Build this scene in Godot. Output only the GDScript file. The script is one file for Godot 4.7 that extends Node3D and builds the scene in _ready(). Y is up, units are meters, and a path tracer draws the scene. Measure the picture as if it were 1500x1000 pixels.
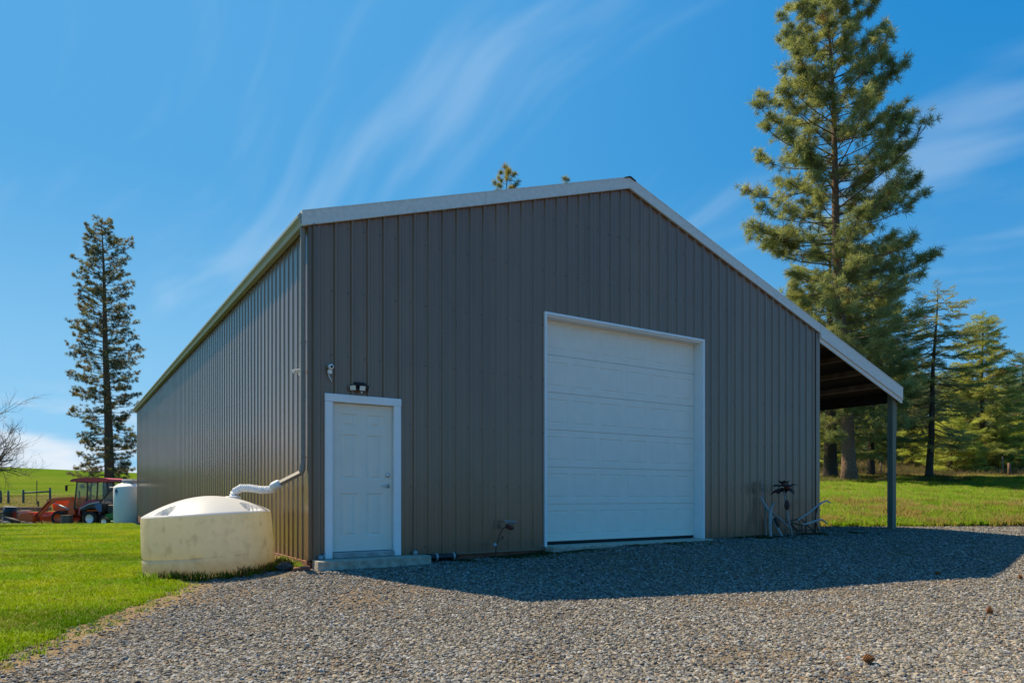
extends Node3D
# A dark metal barn with a lean-to on a gravel lot. World axes: the camera stands at x = z = 0 and looks along -z; metres.

const CORNER := Vector3(-2.627, 0.0, -9.042)      # the barn's front left corner
const TURN := 0.5768                              # the barn's turn about y
const WIDE := 11.03
const LONG := 24.0
const EAVE := 4.56
const BASE := 0.2
const RISE := 0.3255                              # roof slope
const SUN := Vector3(-0.4782, 0.7840, -0.3959)       # towards the sun

const EXPOSURE := 1.7

var rng := RandomNumberGenerator.new()
var bumps := FastNoiseLite.new()
var patches := FastNoiseLite.new()
var used := {}
var M := {}

# ---------------------------------------------------------------- naming
func numbered(called: String) -> String:
	if not used.has(called):
		used[called] = 0
		return called
	used[called] += 1
	return "%s_%03d" % [called, used[called]]

func tag(o: Node, label: String, category: String, group := "", kind := "") -> Node:
	if label: o.set_meta("label", label)
	if category: o.set_meta("category", category)
	if group: o.set_meta("group", group)
	if kind: o.set_meta("kind", kind)
	return o

func thing(called: String, label: String, category: String, at := Vector3.ZERO, turn := 0.0, group := "") -> Node3D:
	var o := Node3D.new()
	o.name = numbered(called)
	add_child(o, true)
	o.position = at
	o.rotation.y = turn
	tag(o, label, category, group)
	return o

func put(called: String, mesh: Mesh, m: Material, parent: Node = self) -> MeshInstance3D:
	var o := MeshInstance3D.new()
	o.name = numbered(called) if parent == self else called
	o.mesh = mesh
	o.material_override = m
	parent.add_child(o, true)
	return o

func obj(called: String, st: SurfaceTool, m: Material, parent: Node = self) -> MeshInstance3D:
	st.generate_normals()
	return put(called, st.commit(), m, parent)

func copy_of(root: Node3D, at: Vector3, turn: float, size: float, label: String) -> Node3D:
	var r: Node3D = root.duplicate()
	r.name = numbered(str(root.name).rstrip("_0123456789"))
	add_child(r, true)
	r.position = at
	r.rotation.y = turn
	r.scale = Vector3.ONE * size
	r.set_meta("label", label)
	return r

# ---------------------------------------------------------------- shapes
func mb(smooth := false) -> SurfaceTool:
	var st := SurfaceTool.new()
	st.begin(Mesh.PRIMITIVE_TRIANGLES)
	st.set_smooth_group(0 if smooth else -1)
	return st

func tri(st: SurfaceTool, a: Vector3, b: Vector3, c: Vector3) -> void:    # counter-clockwise as seen from outside
	st.add_vertex(a); st.add_vertex(c); st.add_vertex(b)

func quad(st: SurfaceTool, a: Vector3, b: Vector3, c: Vector3, d: Vector3) -> void:
	st.add_vertex(a); st.add_vertex(c); st.add_vertex(b)
	st.add_vertex(a); st.add_vertex(d); st.add_vertex(c)

func box(st: SurfaceTool, at: Vector3, size: Vector3, b := Basis.IDENTITY, cut := 0.0) -> void:
	var h := size / 2.0
	var c: float = minf(cut, minf(h.x, minf(h.y, h.z)) * 0.9)
	if c <= 0.0:
		for k in 3:
			for s in [-1.0, 1.0]:
				var n := Vector3.ZERO; n[k] = s
				var u := Vector3.ZERO; u[(k + 1) % 3] = h[(k + 1) % 3]
				var v := Vector3.ZERO; v[(k + 2) % 3] = h[(k + 2) % 3] * s
				var o: Vector3 = n * h[k]
				quad(st, at + b * (o - u - v), at + b * (o + u - v), at + b * (o + u + v), at + b * (o - u + v))
		return
	var i := h - Vector3(c, c, c)
	for k in 3:
		for s in [-1.0, 1.0]:
			var n := Vector3.ZERO; n[k] = s
			var u := Vector3.ZERO; u[(k + 1) % 3] = i[(k + 1) % 3]
			var v := Vector3.ZERO; v[(k + 2) % 3] = i[(k + 2) % 3] * s
			var o: Vector3 = n * h[k]
			quad(st, at + b * (o - u - v), at + b * (o + u - v), at + b * (o + u + v), at + b * (o - u + v))
	for k in 3:
		var p := (k + 1) % 3
		var q := (k + 2) % 3
		for s in [-1.0, 1.0]:
			for t in [-1.0, 1.0]:
				var e := Vector3.ZERO; e[k] = i[k]
				var a1 := Vector3.ZERO; a1[p] = s * h[p]; a1[q] = t * i[q]
				var a2 := Vector3.ZERO; a2[p] = s * i[p]; a2[q] = t * h[q]
				if s * t > 0:
					quad(st, at + b * (a1 - e), at + b * (a2 - e), at + b * (a2 + e), at + b * (a1 + e))
				else:
					quad(st, at + b * (a2 - e), at + b * (a1 - e), at + b * (a1 + e), at + b * (a2 + e))
	for sx in [-1.0, 1.0]:
		for sy in [-1.0, 1.0]:
			for sz in [-1.0, 1.0]:
				var a := Vector3(sx * h.x, sy * i.y, sz * i.z)
				var d := Vector3(sx * i.x, sy * h.y, sz * i.z)
				var e := Vector3(sx * i.x, sy * i.y, sz * h.z)
				if sx * sy * sz > 0: tri(st, at + b * a, at + b * d, at + b * e)
				else: tri(st, at + b * a, at + b * e, at + b * d)

func bar(st: SurfaceTool, a: Vector3, c: Vector3, w: float, h: float, cut := 0.0) -> void:   # a box from a to c
	var d := c - a
	var f := d.normalized()
	var side := f.cross(Vector3.UP)
	if side.length() < 0.01: side = Vector3.RIGHT
	side = side.normalized()
	box(st, (a + c) / 2.0, Vector3(w, h, d.length()), Basis(side, (-f).cross(side), -f), cut)

func tube(st: SurfaceTool, pts: Array, radii: Array, sides := 8, caps := true) -> void:
	var n := pts.size()
	var rings := []
	var up := Vector3.ZERO
	for k in n:
		var a: Vector3 = pts[maxi(k - 1, 0)]
		var c: Vector3 = pts[mini(k + 1, n - 1)]
		var t := (c - a).normalized()
		if up == Vector3.ZERO:
			up = Vector3.UP if absf(t.y) < 0.9 else Vector3.RIGHT
		var s := t.cross(up).normalized()
		up = s.cross(t).normalized()
		var r: float = radii[mini(k, radii.size() - 1)]
		var ring := PackedVector3Array()
		for j in sides:
			var g := TAU * j / sides
			ring.append(pts[k] + (s * cos(g) + up * sin(g)) * r)
		rings.append(ring)
	for k in n - 1:
		for j in sides:
			var l := (j + 1) % sides
			quad(st, rings[k][j], rings[k][l], rings[k + 1][l], rings[k + 1][j])
	if caps:
		for j in range(1, sides - 1):
			tri(st, rings[0][0], rings[0][j + 1], rings[0][j])
			tri(st, rings[n - 1][0], rings[n - 1][j], rings[n - 1][j + 1])

func lathe(st: SurfaceTool, prof: Array, segs := 24, t := Transform3D.IDENTITY) -> void:      # (radius, height) from the bottom up, about y
	for k in prof.size() - 1:
		var p: Vector2 = prof[k]
		var q: Vector2 = prof[k + 1]
		for j in segs:
			var a := TAU * j / segs
			var b := TAU * (j + 1) / segs
			var v0 := t * Vector3(p.x * cos(a), p.y, -p.x * sin(a))
			var v1 := t * Vector3(p.x * cos(b), p.y, -p.x * sin(b))
			var v2 := t * Vector3(q.x * cos(b), q.y, -q.x * sin(b))
			var v3 := t * Vector3(q.x * cos(a), q.y, -q.x * sin(a))
			if p.x > 1e-5: tri(st, v0, v1, v2)
			if q.x > 1e-5: tri(st, v0, v2, v3)

func prism(st: SurfaceTool, poly: PackedVector2Array, z0: float, z1: float, t := Transform3D.IDENTITY) -> void:   # a polygon in x, y drawn out along z
	var p := poly
	if Geometry2D.is_polygon_clockwise(p):
		p = p.duplicate(); p.reverse()
	var idx := Geometry2D.triangulate_polygon(p)
	for k in range(0, idx.size(), 3):
		var a := p[idx[k]]
		var b := p[idx[k + 1]]
		var c := p[idx[k + 2]]
		if (b - a).cross(c - a) < 0.0:
			var s := b; b = c; c = s
		tri(st, t * Vector3(a.x, a.y, z1), t * Vector3(b.x, b.y, z1), t * Vector3(c.x, c.y, z1))
		tri(st, t * Vector3(a.x, a.y, z0), t * Vector3(c.x, c.y, z0), t * Vector3(b.x, b.y, z0))
	for k in p.size():
		var a := p[k]
		var b := p[(k + 1) % p.size()]
		quad(st, t * Vector3(a.x, a.y, z0), t * Vector3(b.x, b.y, z0), t * Vector3(b.x, b.y, z1), t * Vector3(a.x, a.y, z1))

func stone(seed_: int, flat: float, sides := 1) -> SurfaceTool:           # an angular stone of about unit size
	var r := RandomNumberGenerator.new()
	r.seed = seed_
	var g := (1.0 + sqrt(5.0)) / 2.0
	var v := []
	for s in [-1.0, 1.0]:
		for t in [-1.0, 1.0]:
			v.append(Vector3(0, s, t * g)); v.append(Vector3(s, t * g, 0)); v.append(Vector3(t * g, 0, s))
	for k in v.size():
		var p: Vector3 = v[k].normalized() * r.randf_range(0.34, 0.56)
		p.y *= flat
		p.x *= 1.25
		v[k] = p
	var st := mb()
	for a in 12:
		for b in range(a + 1, 12):
			for c in range(b + 1, 12):
				# neighbours on the icosahedron
				var va: Vector3 = _ico(a); var vb: Vector3 = _ico(b); var vc: Vector3 = _ico(c)
				if va.distance_to(vb) < 2.1 and vb.distance_to(vc) < 2.1 and va.distance_to(vc) < 2.1:
					if (vb - va).cross(vc - va).dot(va) > 0: tri(st, v[a], v[b], v[c])
					else: tri(st, v[a], v[c], v[b])
	return st

func _ico(k: int) -> Vector3:
	var g := (1.0 + sqrt(5.0)) / 2.0
	var s := -1.0 if k < 6 else 1.0
	var t := -1.0 if (k / 3) % 2 == 0 else 1.0
	return [Vector3(0, s, t * g), Vector3(s, t * g, 0), Vector3(t * g, 0, s)][k % 3]

func many(called: String, mesh: Mesh, m: Material, buf: PackedFloat32Array, parent: Node) -> MultiMeshInstance3D:     # copies, each three rows of a matrix and a colour
	var mm := MultiMesh.new()
	mm.transform_format = MultiMesh.TRANSFORM_3D
	mm.use_colors = true
	mm.mesh = mesh
	mm.instance_count = buf.size() / 16
	mm.buffer = buf
	var o := MultiMeshInstance3D.new()
	o.name = numbered(called) if parent == self else called
	o.multimesh = mm
	o.material_override = m
	parent.add_child(o, true)
	o.set_meta("kind", "stuff")
	return o

func push(buf: PackedFloat32Array, b: Basis, o: Vector3, c: Color) -> void:
	buf.append_array(PackedFloat32Array([b.x.x, b.y.x, b.z.x, o.x, b.x.y, b.y.y, b.z.y, o.y, b.x.z, b.y.z, b.z.z, o.z, c.r, c.g, c.b, 1.0]))

func smooth(a: float, b: float, x: float) -> float:
	return smoothstep(a, b, x)

func steps(x: float, xs: Array, ys: Array) -> float:
	if x <= xs[0]: return ys[0]
	for k in xs.size() - 1:
		if x <= xs[k + 1]:
			var t: float = (x - xs[k]) / (xs[k + 1] - xs[k])
			return lerpf(ys[k], ys[k + 1], t)
	return ys[-1]

# ---------------------------------------------------------------- materials
func lin(r: float, g: float, b: float) -> Color:            # a real-world base colour
	return Color(r, g, b).linear_to_srgb()

func grain(seed_: int, freq: float, lo: Color, hi: Color, oct := 5, size := 512, kind := FastNoiseLite.TYPE_SIMPLEX_SMOOTH, squeeze := Vector2.ONE) -> ImageTexture:
	var im := noise_image(seed_, freq, oct, size, kind, squeeze)
	var out := PackedByteArray()
	var d := im.get_data()
	out.resize(d.size() * 3)
	for k in d.size():
		var c := lo.lerp(hi, d[k] / 255.0)
		out[k * 3] = int(clampf(c.r, 0, 1) * 255.0); out[k * 3 + 1] = int(clampf(c.g, 0, 1) * 255.0); out[k * 3 + 2] = int(clampf(c.b, 0, 1) * 255.0)
	return ImageTexture.create_from_image(Image.create_from_data(im.get_width(), im.get_height(), false, Image.FORMAT_RGB8, out))

func noise_image(seed_: int, freq: float, oct: int, size: int, kind := FastNoiseLite.TYPE_SIMPLEX_SMOOTH, squeeze := Vector2.ONE) -> Image:
	var n := FastNoiseLite.new()
	n.seed = seed_
	n.frequency = freq
	n.noise_type = kind
	n.fractal_octaves = oct
	var im := n.get_seamless_image(int(size * squeeze.x), int(size * squeeze.y), false, false, 0.15)
	im.convert(Image.FORMAT_L8)
	if squeeze != Vector2.ONE: im.resize(size, size, Image.INTERPOLATE_CUBIC)
	return im

func mat(called: String, c: Color, rough := 0.6, metal := 0.0) -> StandardMaterial3D:
	var m := StandardMaterial3D.new()
	m.resource_name = called
	m.albedo_color = c
	m.roughness = rough
	m.metallic = metal
	M[called] = m
	return m

func wear(m: StandardMaterial3D, tex: Texture2D, scale: Vector3, relief: Texture2D = null, cm := 0.5, world := false) -> StandardMaterial3D:
	m.uv1_triplanar = true
	m.uv1_world_triplanar = world
	m.uv1_scale = scale
	m.albedo_texture = tex
	if relief:
		m.heightmap_enabled = true
		m.heightmap_texture = relief
		m.heightmap_scale = cm
	return m

# ---------------------------------------------------------------- the lie of the land (d is the distance along the camera's axis)
func barn_frame(x: float, d: float) -> Vector2:             # (along the front wall, behind the front wall)
	var dx := x - CORNER.x
	var dz := d + CORNER.z
	return Vector2(dx * cos(TURN) + dz * sin(TURN), -dx * sin(TURN) + dz * cos(TURN))

func ground_y(x: float, d: float) -> float:
	var left := steps(d, [0, 9, 20, 28, 34, 60, 110, 150, 172, 200, 300, 700], [0, 0.04, 0.0, -0.06, -0.28, 0.42, 3.9, 6.6, 7.3, 6.6, 3.0, 2.0])
	left += smooth(60, 160, d) * clampf(-(x + 105.0) * 0.041, -2.5, 3.0)
	left -= 0.10 * smooth(-6, -20, x) * smooth(10, 30, d) * (1.0 - smooth(34, 60, d))
	var right := steps(d, [0, 9, 15, 19.9, 21.4, 24.6, 38, 60, 100, 300, 900], [0, 0, 0.1, 0.17, 0.50, 0.90, 1.72, 3.0, 4.6, 5.5, 5.0])
	right += 0.12 * bumps.get_noise_2d(x * 1.2, d * 1.2) * smooth(19.5, 22, d)
	var y := lerpf(left, right, smooth(-9, 9, x))
	var f := barn_frame(x, d)
	var front := exp(-pow(maxf(0.0, -f.y) / 2.6, 2.0)) * smooth(-1.5, 0.3, f.x) * (1.0 - smooth(14, 19, f.x)) * (1.0 - smooth(17.5, 20, d))
	y += front * (0.07 + 0.09 * smooth(1.0, 6.5, f.x) - 0.05 * smooth(9, 14, f.x))
	return y + 0.03 * bumps.get_noise_2d(x * 0.5 + 40.0, d * 0.5) * (1.0 - smooth(40, 60, d)) + 0.25 * bumps.get_noise_2d(x * 0.05, d * 0.05) * smooth(50, 120, d)

func lawn_edge(d: float) -> float:
	return steps(d, [-50, 0, 4.4, 5.6, 6.9, 7.85, 8.4, 9.6, 29.5, 33], [-3.0, -3.1, -3.2, -3.33, -3.5, -3.66, -4.05, -4.2, -16.1, -18.5])

func zone(x: float, d: float) -> String:
	var wob := 0.16 * patches.get_noise_2d(x * 5.0, d * 5.0) + 0.3 * bumps.get_noise_2d(x * 0.4, d * 0.4)
	var f := barn_frame(x, d)
	if f.y > 0.0 and f.x < 5.0 or x < -9.0:
		if d > 62.0: return "hill"
		if d > 38.0: return "rough"
		if d > 31.0 + wob * 3.0: return "yard"
	if f.y > -30.0 and x < lawn_edge(d) + wob and d < 33.0: return "lawn"
	if d > 48.0 + wob * 4.0: return "forest"
	if d > 23.4 + wob * 3.0: return "meadow"
	if d > 20.0 + wob and f.y > -40.0: return "bank"
	return "gravel"

func soil(z: String, x: float, d: float) -> Color:          # base colours
	var n := 0.5 + 0.5 * patches.get_noise_2d(x * 1.3, d * 1.3)
	var m := 0.5 + 0.5 * bumps.get_noise_2d(x * 0.7 + 9.0, d * 0.7)
	match z:
		"gravel":
			var c := Color(0.185, 0.165, 0.14).lerp(Color(0.24, 0.19, 0.135), smooth(0.40, 0.68, n * 0.6 + m * 0.4))
			c = c.lerp(Color(0.30, 0.225, 0.13), smooth(0.5, 0.1, x - lawn_edge(d)) if d < 12.0 else 0.0)
			return c
		"lawn": return Color(0.09, 0.18, 0.008).lerp(Color(0.17, 0.20, 0.03), smooth(0.55, 0.9, n))
		"yard": return Color(0.15, 0.14, 0.10).lerp(Color(0.10, 0.12, 0.03), n)
		"rough": return Color(0.15, 0.15, 0.05).lerp(Color(0.20, 0.17, 0.09), n)
		"hill": return Color(0.10, 0.19, 0.016).lerp(Color(0.17, 0.225, 0.03), smooth(0.3, 0.7, 0.5 + 0.5 * bumps.get_noise_2d(x * 0.04, d * 0.35)))
		"meadow": return Color(0.09, 0.18, 0.018).lerp(Color(0.16, 0.20, 0.035), smooth(0.4, 0.9, n))
		"bank": return Color(0.34, 0.28, 0.14).lerp(Color(0.13, 0.22, 0.03), smooth(0.35, 0.6, n))
	return Color(0.16, 0.13, 0.075).lerp(Color(0.08, 0.08, 0.03), smooth(0.4, 0.8, n))

func spread(lo: float, hi: float, fine: float, a: float, b: float) -> PackedFloat32Array:     # grid lines: fine from a to b, coarser outward
	var out := PackedFloat32Array()
	var v := a
	var s := fine
	while v > lo:
		s *= 1.13
		v -= s
		out.append(v)
	out.reverse()
	v = a
	while v < b:
		out.append(v); v += fine
	s = fine
	while v < hi:
		out.append(v); s *= 1.13; v += s
	out.append(hi)
	return out

func build_ground() -> void:
	var xs := spread(-900, 900, 0.16, -9, 16)
	var ds := spread(-120, 1500, 0.14, 2, 24)
	var nx := xs.size()
	var pos := PackedVector3Array()
	for d in ds:
		for x in xs:
			pos.append(Vector3(x, ground_y(x, d), -d))
	var at := {}
	for j in ds.size() - 1:
		for i in nx - 1:
			var z := zone((xs[i] + xs[i + 1]) / 2.0, (ds[j] + ds[j + 1]) / 2.0)
			if not at.has(z): at[z] = PackedInt32Array()
			var k := j * nx + i
			at[z].append_array(PackedInt32Array([k, k + nx, k + nx + 1, k, k + nx + 1, k + 1]))
	var norm := PackedVector3Array()
	norm.resize(pos.size())
	for j in ds.size():
		for i in nx:
			var a := pos[j * nx + mini(i + 1, nx - 1)] - pos[j * nx + maxi(i - 1, 0)]
			var b := pos[mini(j + 1, ds.size() - 1) * nx + i] - pos[maxi(j - 1, 0) * nx + i]
			norm[j * nx + i] = a.cross(b).normalized()
			if norm[j * nx + i].y < 0: norm[j * nx + i] *= -1.0
	var names := {"gravel": ["gravel_lot", "grey gravel lot in front of the barn"], "lawn": ["lawn", "bright green mown lawn left of the barn"], "yard": ["dirt_yard", "bare ground where the tractor is parked"],
		"rough": ["rough_pasture", "yellowish rough pasture by the wooden fence"], "hill": ["hill", "green field rising to the skyline"], "meadow": ["meadow", "green meadow below the trees on the right"],
		"bank": ["grassy_bank", "low bank of dry and green grass behind the lean-to"], "forest": ["forest_floor", "tan forest floor under the conifers"]}
	for z in at:
		var map := {}
		var v := PackedVector3Array()
		var n := PackedVector3Array()
		var c := PackedColorArray()
		var idx := PackedInt32Array()
		for k in at[z]:
			if not map.has(k):
				map[k] = v.size()
				v.append(pos[k]); n.append(norm[k]); c.append(soil(z, pos[k].x, -pos[k].z))
			idx.append(map[k])
		var arr := []
		arr.resize(Mesh.ARRAY_MAX)
		arr[Mesh.ARRAY_VERTEX] = v; arr[Mesh.ARRAY_NORMAL] = n; arr[Mesh.ARRAY_COLOR] = c; arr[Mesh.ARRAY_INDEX] = idx
		var mesh := ArrayMesh.new()
		mesh.add_surface_from_arrays(Mesh.PRIMITIVE_TRIANGLES, arr)
		tag(put(names[z][0], mesh, M.gravel_soil if z in ["gravel", "yard"] else M.turf), names[z][1], "ground", "", "structure")

func build_gravel() -> void:
	var kinds := []
	var bufs := []
	for k in 5:
		var st := stone(50 + k, [0.55, 0.7, 0.45, 0.62, 0.8][k])
		st.generate_normals()
		kinds.append(st.commit())
		bufs.append(PackedFloat32Array())
	rng.seed = 11
	var n := 0
	for i in 1050000:
		var u := rng.randf()
		var d := 3.1 + 18.0 * pow(u, 1.85)
		var x := rng.randf_range(-0.8, 0.95) * (d + 0.6)
		if x < lawn_edge(d) - 0.25 or x > 24.0: continue
		var f := barn_frame(x, d)
		if f.y > -0.02 and f.x > -0.25 and f.x < WIDE + 0.1: continue
		if f.x < -0.3 and f.y > 0.6: continue
		var z := zone(x, d)
		if z != "gravel" and rng.randf() > 0.02: continue
		var pt := 0.5 + 0.5 * patches.get_noise_2d(x * 1.3, d * 1.3)
		if rng.randf() < smooth(0.46, 0.80, pt) * 0.6: continue
		if rng.randf() < smooth(0.55, 0.1, x - lawn_edge(d)) * 0.85: continue
		if f.y > -0.5 and rng.randf() < 0.6: continue
		var s := (0.0065 + 0.024 * pow(rng.randf(), 3.4)) * (1.0 + 0.05 * maxf(d - 4.5, 0.0))
		if rng.randf() < 0.022: s = rng.randf_range(0.026, 0.042)
		var b := Basis(Vector3.UP, rng.randf() * TAU) * Basis(Vector3.RIGHT, rng.randf_range(-0.45, 0.45)) * Basis(Vector3.BACK, rng.randf_range(-0.45, 0.45))
		b = b.scaled(Vector3(s, s, s))
		var t := rng.randf()
		var l := rng.randf_range(0.07, 0.30)
		var c := Color(l * 1.06, l * 0.98, l * 0.83)
		if t < 0.18: c = Color(l * 0.95, l * 0.98, l * 1.0)
		elif t < 0.44: c = Color(l * 1.16, l * 0.96, l * 0.68)
		elif t < 0.452: c = Color(l * 1.25, l * 0.75, l * 0.5)
		elif t < 0.62: c = Color(l * 0.45, l * 0.46, l * 0.48)
		elif t < 0.67: c = Color(0.36, 0.345, 0.32)
		push(bufs[i % 5], b, Vector3(x, ground_y(x, d) + s * 0.12, -d), c)
		n += 1
	var g := thing("gravel", "loose angular grey stones strewn over the gravel lot", "gravel")
	g.set_meta("kind", "stuff")
	for k in 5: many("stones", kinds[k], M.stone, bufs[k], g)

func blades(seed_: int, n: int, tall: float, wide: float, reach: float, bend: float) -> Mesh:     # a tuft of grass of unit-free size
	var r := RandomNumberGenerator.new()
	r.seed = seed_
	var st := mb()
	for k in n:
		var a := r.randf() * TAU
		var o := Vector3(cos(a), 0, sin(a)) * reach * sqrt(r.randf())
		var lean := Vector3(r.randf_range(-1, 1), 0, r.randf_range(-1, 1)) * bend
		var h := tall * r.randf_range(0.55, 1.1)
		var side := Vector3(cos(a + 1.3), 0, sin(a + 1.3)) * wide * r.randf_range(0.7, 1.2) / 2.0
		var p1 := o + lean * h * 0.35 + Vector3.UP * h * 0.6
		var p2 := o + lean * h + Vector3.UP * h
		st.set_normal((Vector3.UP + o.normalized() * 0.35 + lean * 0.3).normalized())     # blades shade as the sward they make up
		tri(st, o - side, o + side, p1 + side * 0.7)
		tri(st, o - side, p1 + side * 0.7, p1 - side * 0.7)
		tri(st, p1 - side * 0.7, p1 + side * 0.7, p2)
	return st.commit()

func build_grass() -> void:
	rng.seed = 21
	# the lawn on the left
	var bufs := [PackedFloat32Array(), PackedFloat32Array(), PackedFloat32Array()]
	for i in 210000:
		var d := 3.3 + 29.0 * pow(rng.randf(), 1.9)
		var x := rng.randf_range(lawn_edge(d) - 0.15 - (2.6 + 0.55 * d), lawn_edge(d) + 0.25)
		var z := zone(x, d)
		if z != "lawn" and not (z == "gravel" and x < lawn_edge(d) + 0.15 and rng.randf() < 0.05): continue
		if barn_frame(x, d).x > -0.1 and barn_frame(x, d).y > 0: continue
		if Vector2(x + 4.07, d - 9.3).length() < 0.86: continue
		var s := rng.randf_range(0.7, 1.35) * (1.0 + 0.03 * d)
		var n := 0.5 + 0.5 * patches.get_noise_2d(x * 1.3, d * 1.3)
		var m := 0.5 + 0.5 * bumps.get_noise_2d(x * 1.7, d * 1.7)
		s *= 0.75 + 0.5 * m
		var c := Color(0.165, 0.34, 0.003).lerp(Color(0.32, 0.42, 0.006), smooth(0.25, 0.8, n * 0.5 + m * 0.5)) * rng.randf_range(0.75, 1.2)
		var band := smooth(0.1, 0.45, bumps.get_noise_2d(x * 0.22 + 70.0, d * 1.1 - x * 0.3))  # mown bands and soft shadow bands, put into the grass colour as darker green
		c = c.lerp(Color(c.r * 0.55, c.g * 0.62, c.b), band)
		if rng.randf() < 0.05 + 0.25 * smooth(0.7, 0.95, n): c = Color(0.34, 0.29, 0.13)
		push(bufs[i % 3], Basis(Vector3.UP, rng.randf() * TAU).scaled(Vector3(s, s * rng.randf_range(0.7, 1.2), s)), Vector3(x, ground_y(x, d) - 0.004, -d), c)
	var g := thing("lawn_grass", "short bright green grass of the lawn", "grass")
	g.set_meta("kind", "stuff")
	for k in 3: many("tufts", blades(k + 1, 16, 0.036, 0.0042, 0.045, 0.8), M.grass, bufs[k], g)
	# bank and meadow on the right
	bufs = [PackedFloat32Array(), PackedFloat32Array(), PackedFloat32Array()]
	for i in 150000:
		var d := 19.5 + 29.0 * pow(rng.randf(), 1.5)
		var x := rng.randf_range(0.36, 0.98) * d
		var z := zone(x, d)
		if z == "gravel" or z == "lawn": continue
		var n := 0.5 + 0.5 * patches.get_noise_2d(x * 1.3, d * 1.3)
		var m := 0.5 + 0.5 * bumps.get_noise_2d(x * 1.7, d * 1.7)
		var s := rng.randf_range(0.8, 1.6) * (1.0 + 0.012 * d)
		var dry := 0.55 * smooth(0.55, 0.28, n) + 0.06 if z == "bank" else 0.03 + 0.10 * smooth(0.6, 0.9, n) + 0.6 * smooth(42, 48, d)
		var c := Color(0.19, 0.38, 0.03).lerp(Color(0.34, 0.46, 0.07), m) * rng.randf_range(0.75, 1.2)
		if rng.randf() < dry:
			c = Color(0.42, 0.335, 0.15) * rng.randf_range(0.7, 1.1)
			s *= 1.25
		push(bufs[i % 3], Basis(Vector3.UP, rng.randf() * TAU).scaled(Vector3(s, s * rng.randf_range(0.7, 1.3), s)), Vector3(x, ground_y(x, d) - 0.005, -d), c)
	g = thing("meadow_grass", "green and straw coloured grass of the bank and meadow", "grass")
	g.set_meta("kind", "stuff")
	for k in 3: many("tufts", blades(k + 11, 15, 0.085, 0.010, 0.09, 0.7), M.grass, bufs[k], g)
	# rough pasture by the fence
	var b2 := PackedFloat32Array()
	for i in 26000:
		var d := 32.0 + 34.0 * rng.randf()
		var x := -rng.randf_range(0.46, 0.95) * d
		var s := rng.randf_range(0.8, 2.2)
		if d < 38.0: s *= 0.5
		var c := Color(0.13, 0.17, 0.02) * rng.randf_range(0.8, 1.2)
		if rng.randf() < 0.5: c = Color(0.30, 0.25, 0.14) * rng.randf_range(0.7, 1.1)
		push(b2, Basis(Vector3.UP, rng.randf() * TAU).scaled(Vector3(s, s, s)), Vector3(x, ground_y(x, d), -d), c)
	var r := many("pasture_grass", blades(31, 14, 0.2, 0.02, 0.16, 0.5), M.grass, b2, self)
	tag(r, "tall pale grass along the wooden fence beyond the tractor", "grass")
	# moss and weeds along the foot of the front wall
	b2 = PackedFloat32Array()
	for i in 5200:
		var w := rng.randf_range(2.0, 12.2)
		var o := absf(rng.randfn(0.0, 0.32)) + 0.02
		var p := CORNER + Basis(Vector3.UP, TURN) * Vector3(w, 0, o)
		if bumps.get_noise_2d(w * 2.2, o * 2.0) < 0.02: continue
		var s := rng.randf_range(0.25, 0.6)
		var c := Color(0.11, 0.13, 0.015) * rng.randf_range(0.6, 1.2)
		if rng.randf() < 0.3: c = Color(0.2, 0.16, 0.08)
		push(b2, Basis(Vector3.UP, rng.randf() * TAU).scaled(Vector3(s * 1.4, s * 0.8, s * 1.4)), Vector3(p.x, ground_y(p.x, -p.z), p.z), c)
	for i in 150:                                             # weeds round the foot of the squat tank and the barn's corner
		var a := rng.randf_range(-0.9, 2.1)
		var far := rng.randf_range(0.80, 1.02)
		var p := Vector3(-4.02 + cos(a) * far, 0, -9.3 + sin(a) * far)
		if i > 110: p = Vector3(rng.randf_range(-3.3, -2.7), 0, -rng.randf_range(8.9, 9.5))
		var s := rng.randf_range(0.6, 2.2)
		var c := Color(0.16, 0.30, 0.02) * rng.randf_range(0.6, 1.2)
		if rng.randf() < 0.35: c = Color(0.34, 0.28, 0.14)
		push(b2, Basis(Vector3.UP, rng.randf() * TAU).scaled(Vector3(s, s * 1.3, s)), Vector3(p.x, ground_y(p.x, -p.z), p.z), c)
	tag(many("moss", blades(41, 16, 0.045, 0.008, 0.05, 1.0), M.grass, b2, self), "moss and small weeds along the foot of the barn and the squat tank", "moss")

# ---------------------------------------------------------------- the barn
const RIB := 0.2286

func rib_points(x0: float, x1: float, stops: Array, deep: float, top: float) -> Array:       # (x, how far proud) across ribbed sheet
	var out := []
	var k := int(floor(x0 / RIB)) - 1
	while k * RIB < x1 + RIB:
		var o := (k + 0.5) * RIB
		for p in [[-top - 0.016, 0.0], [-top, deep], [top, deep], [top + 0.016, 0.0], [0.066, 0.0], [0.071, deep * 0.16], [0.083, deep * 0.16], [0.088, 0.0], [0.1406, 0.0], [0.1456, deep * 0.16], [0.1576, deep * 0.16], [0.1626, 0.0]]:
			out.append(Vector2(o + p[0], p[1]))
		k += 1
	var cut := []
	var want := [x0, x1] + stops
	for k2 in out.size() - 1:
		var a: Vector2 = out[k2]
		var b: Vector2 = out[k2 + 1]
		if a.x >= x0 and a.x <= x1: cut.append(a)
		for s in want:
			if s > a.x + 1e-5 and s < b.x - 1e-5 and s >= x0 and s <= x1:
				cut.append(Vector2(s, lerpf(a.y, b.y, (s - a.x) / (b.x - a.x))))
	cut.sort_custom(func(p, q): return p.x < q.x)
	return cut

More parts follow.
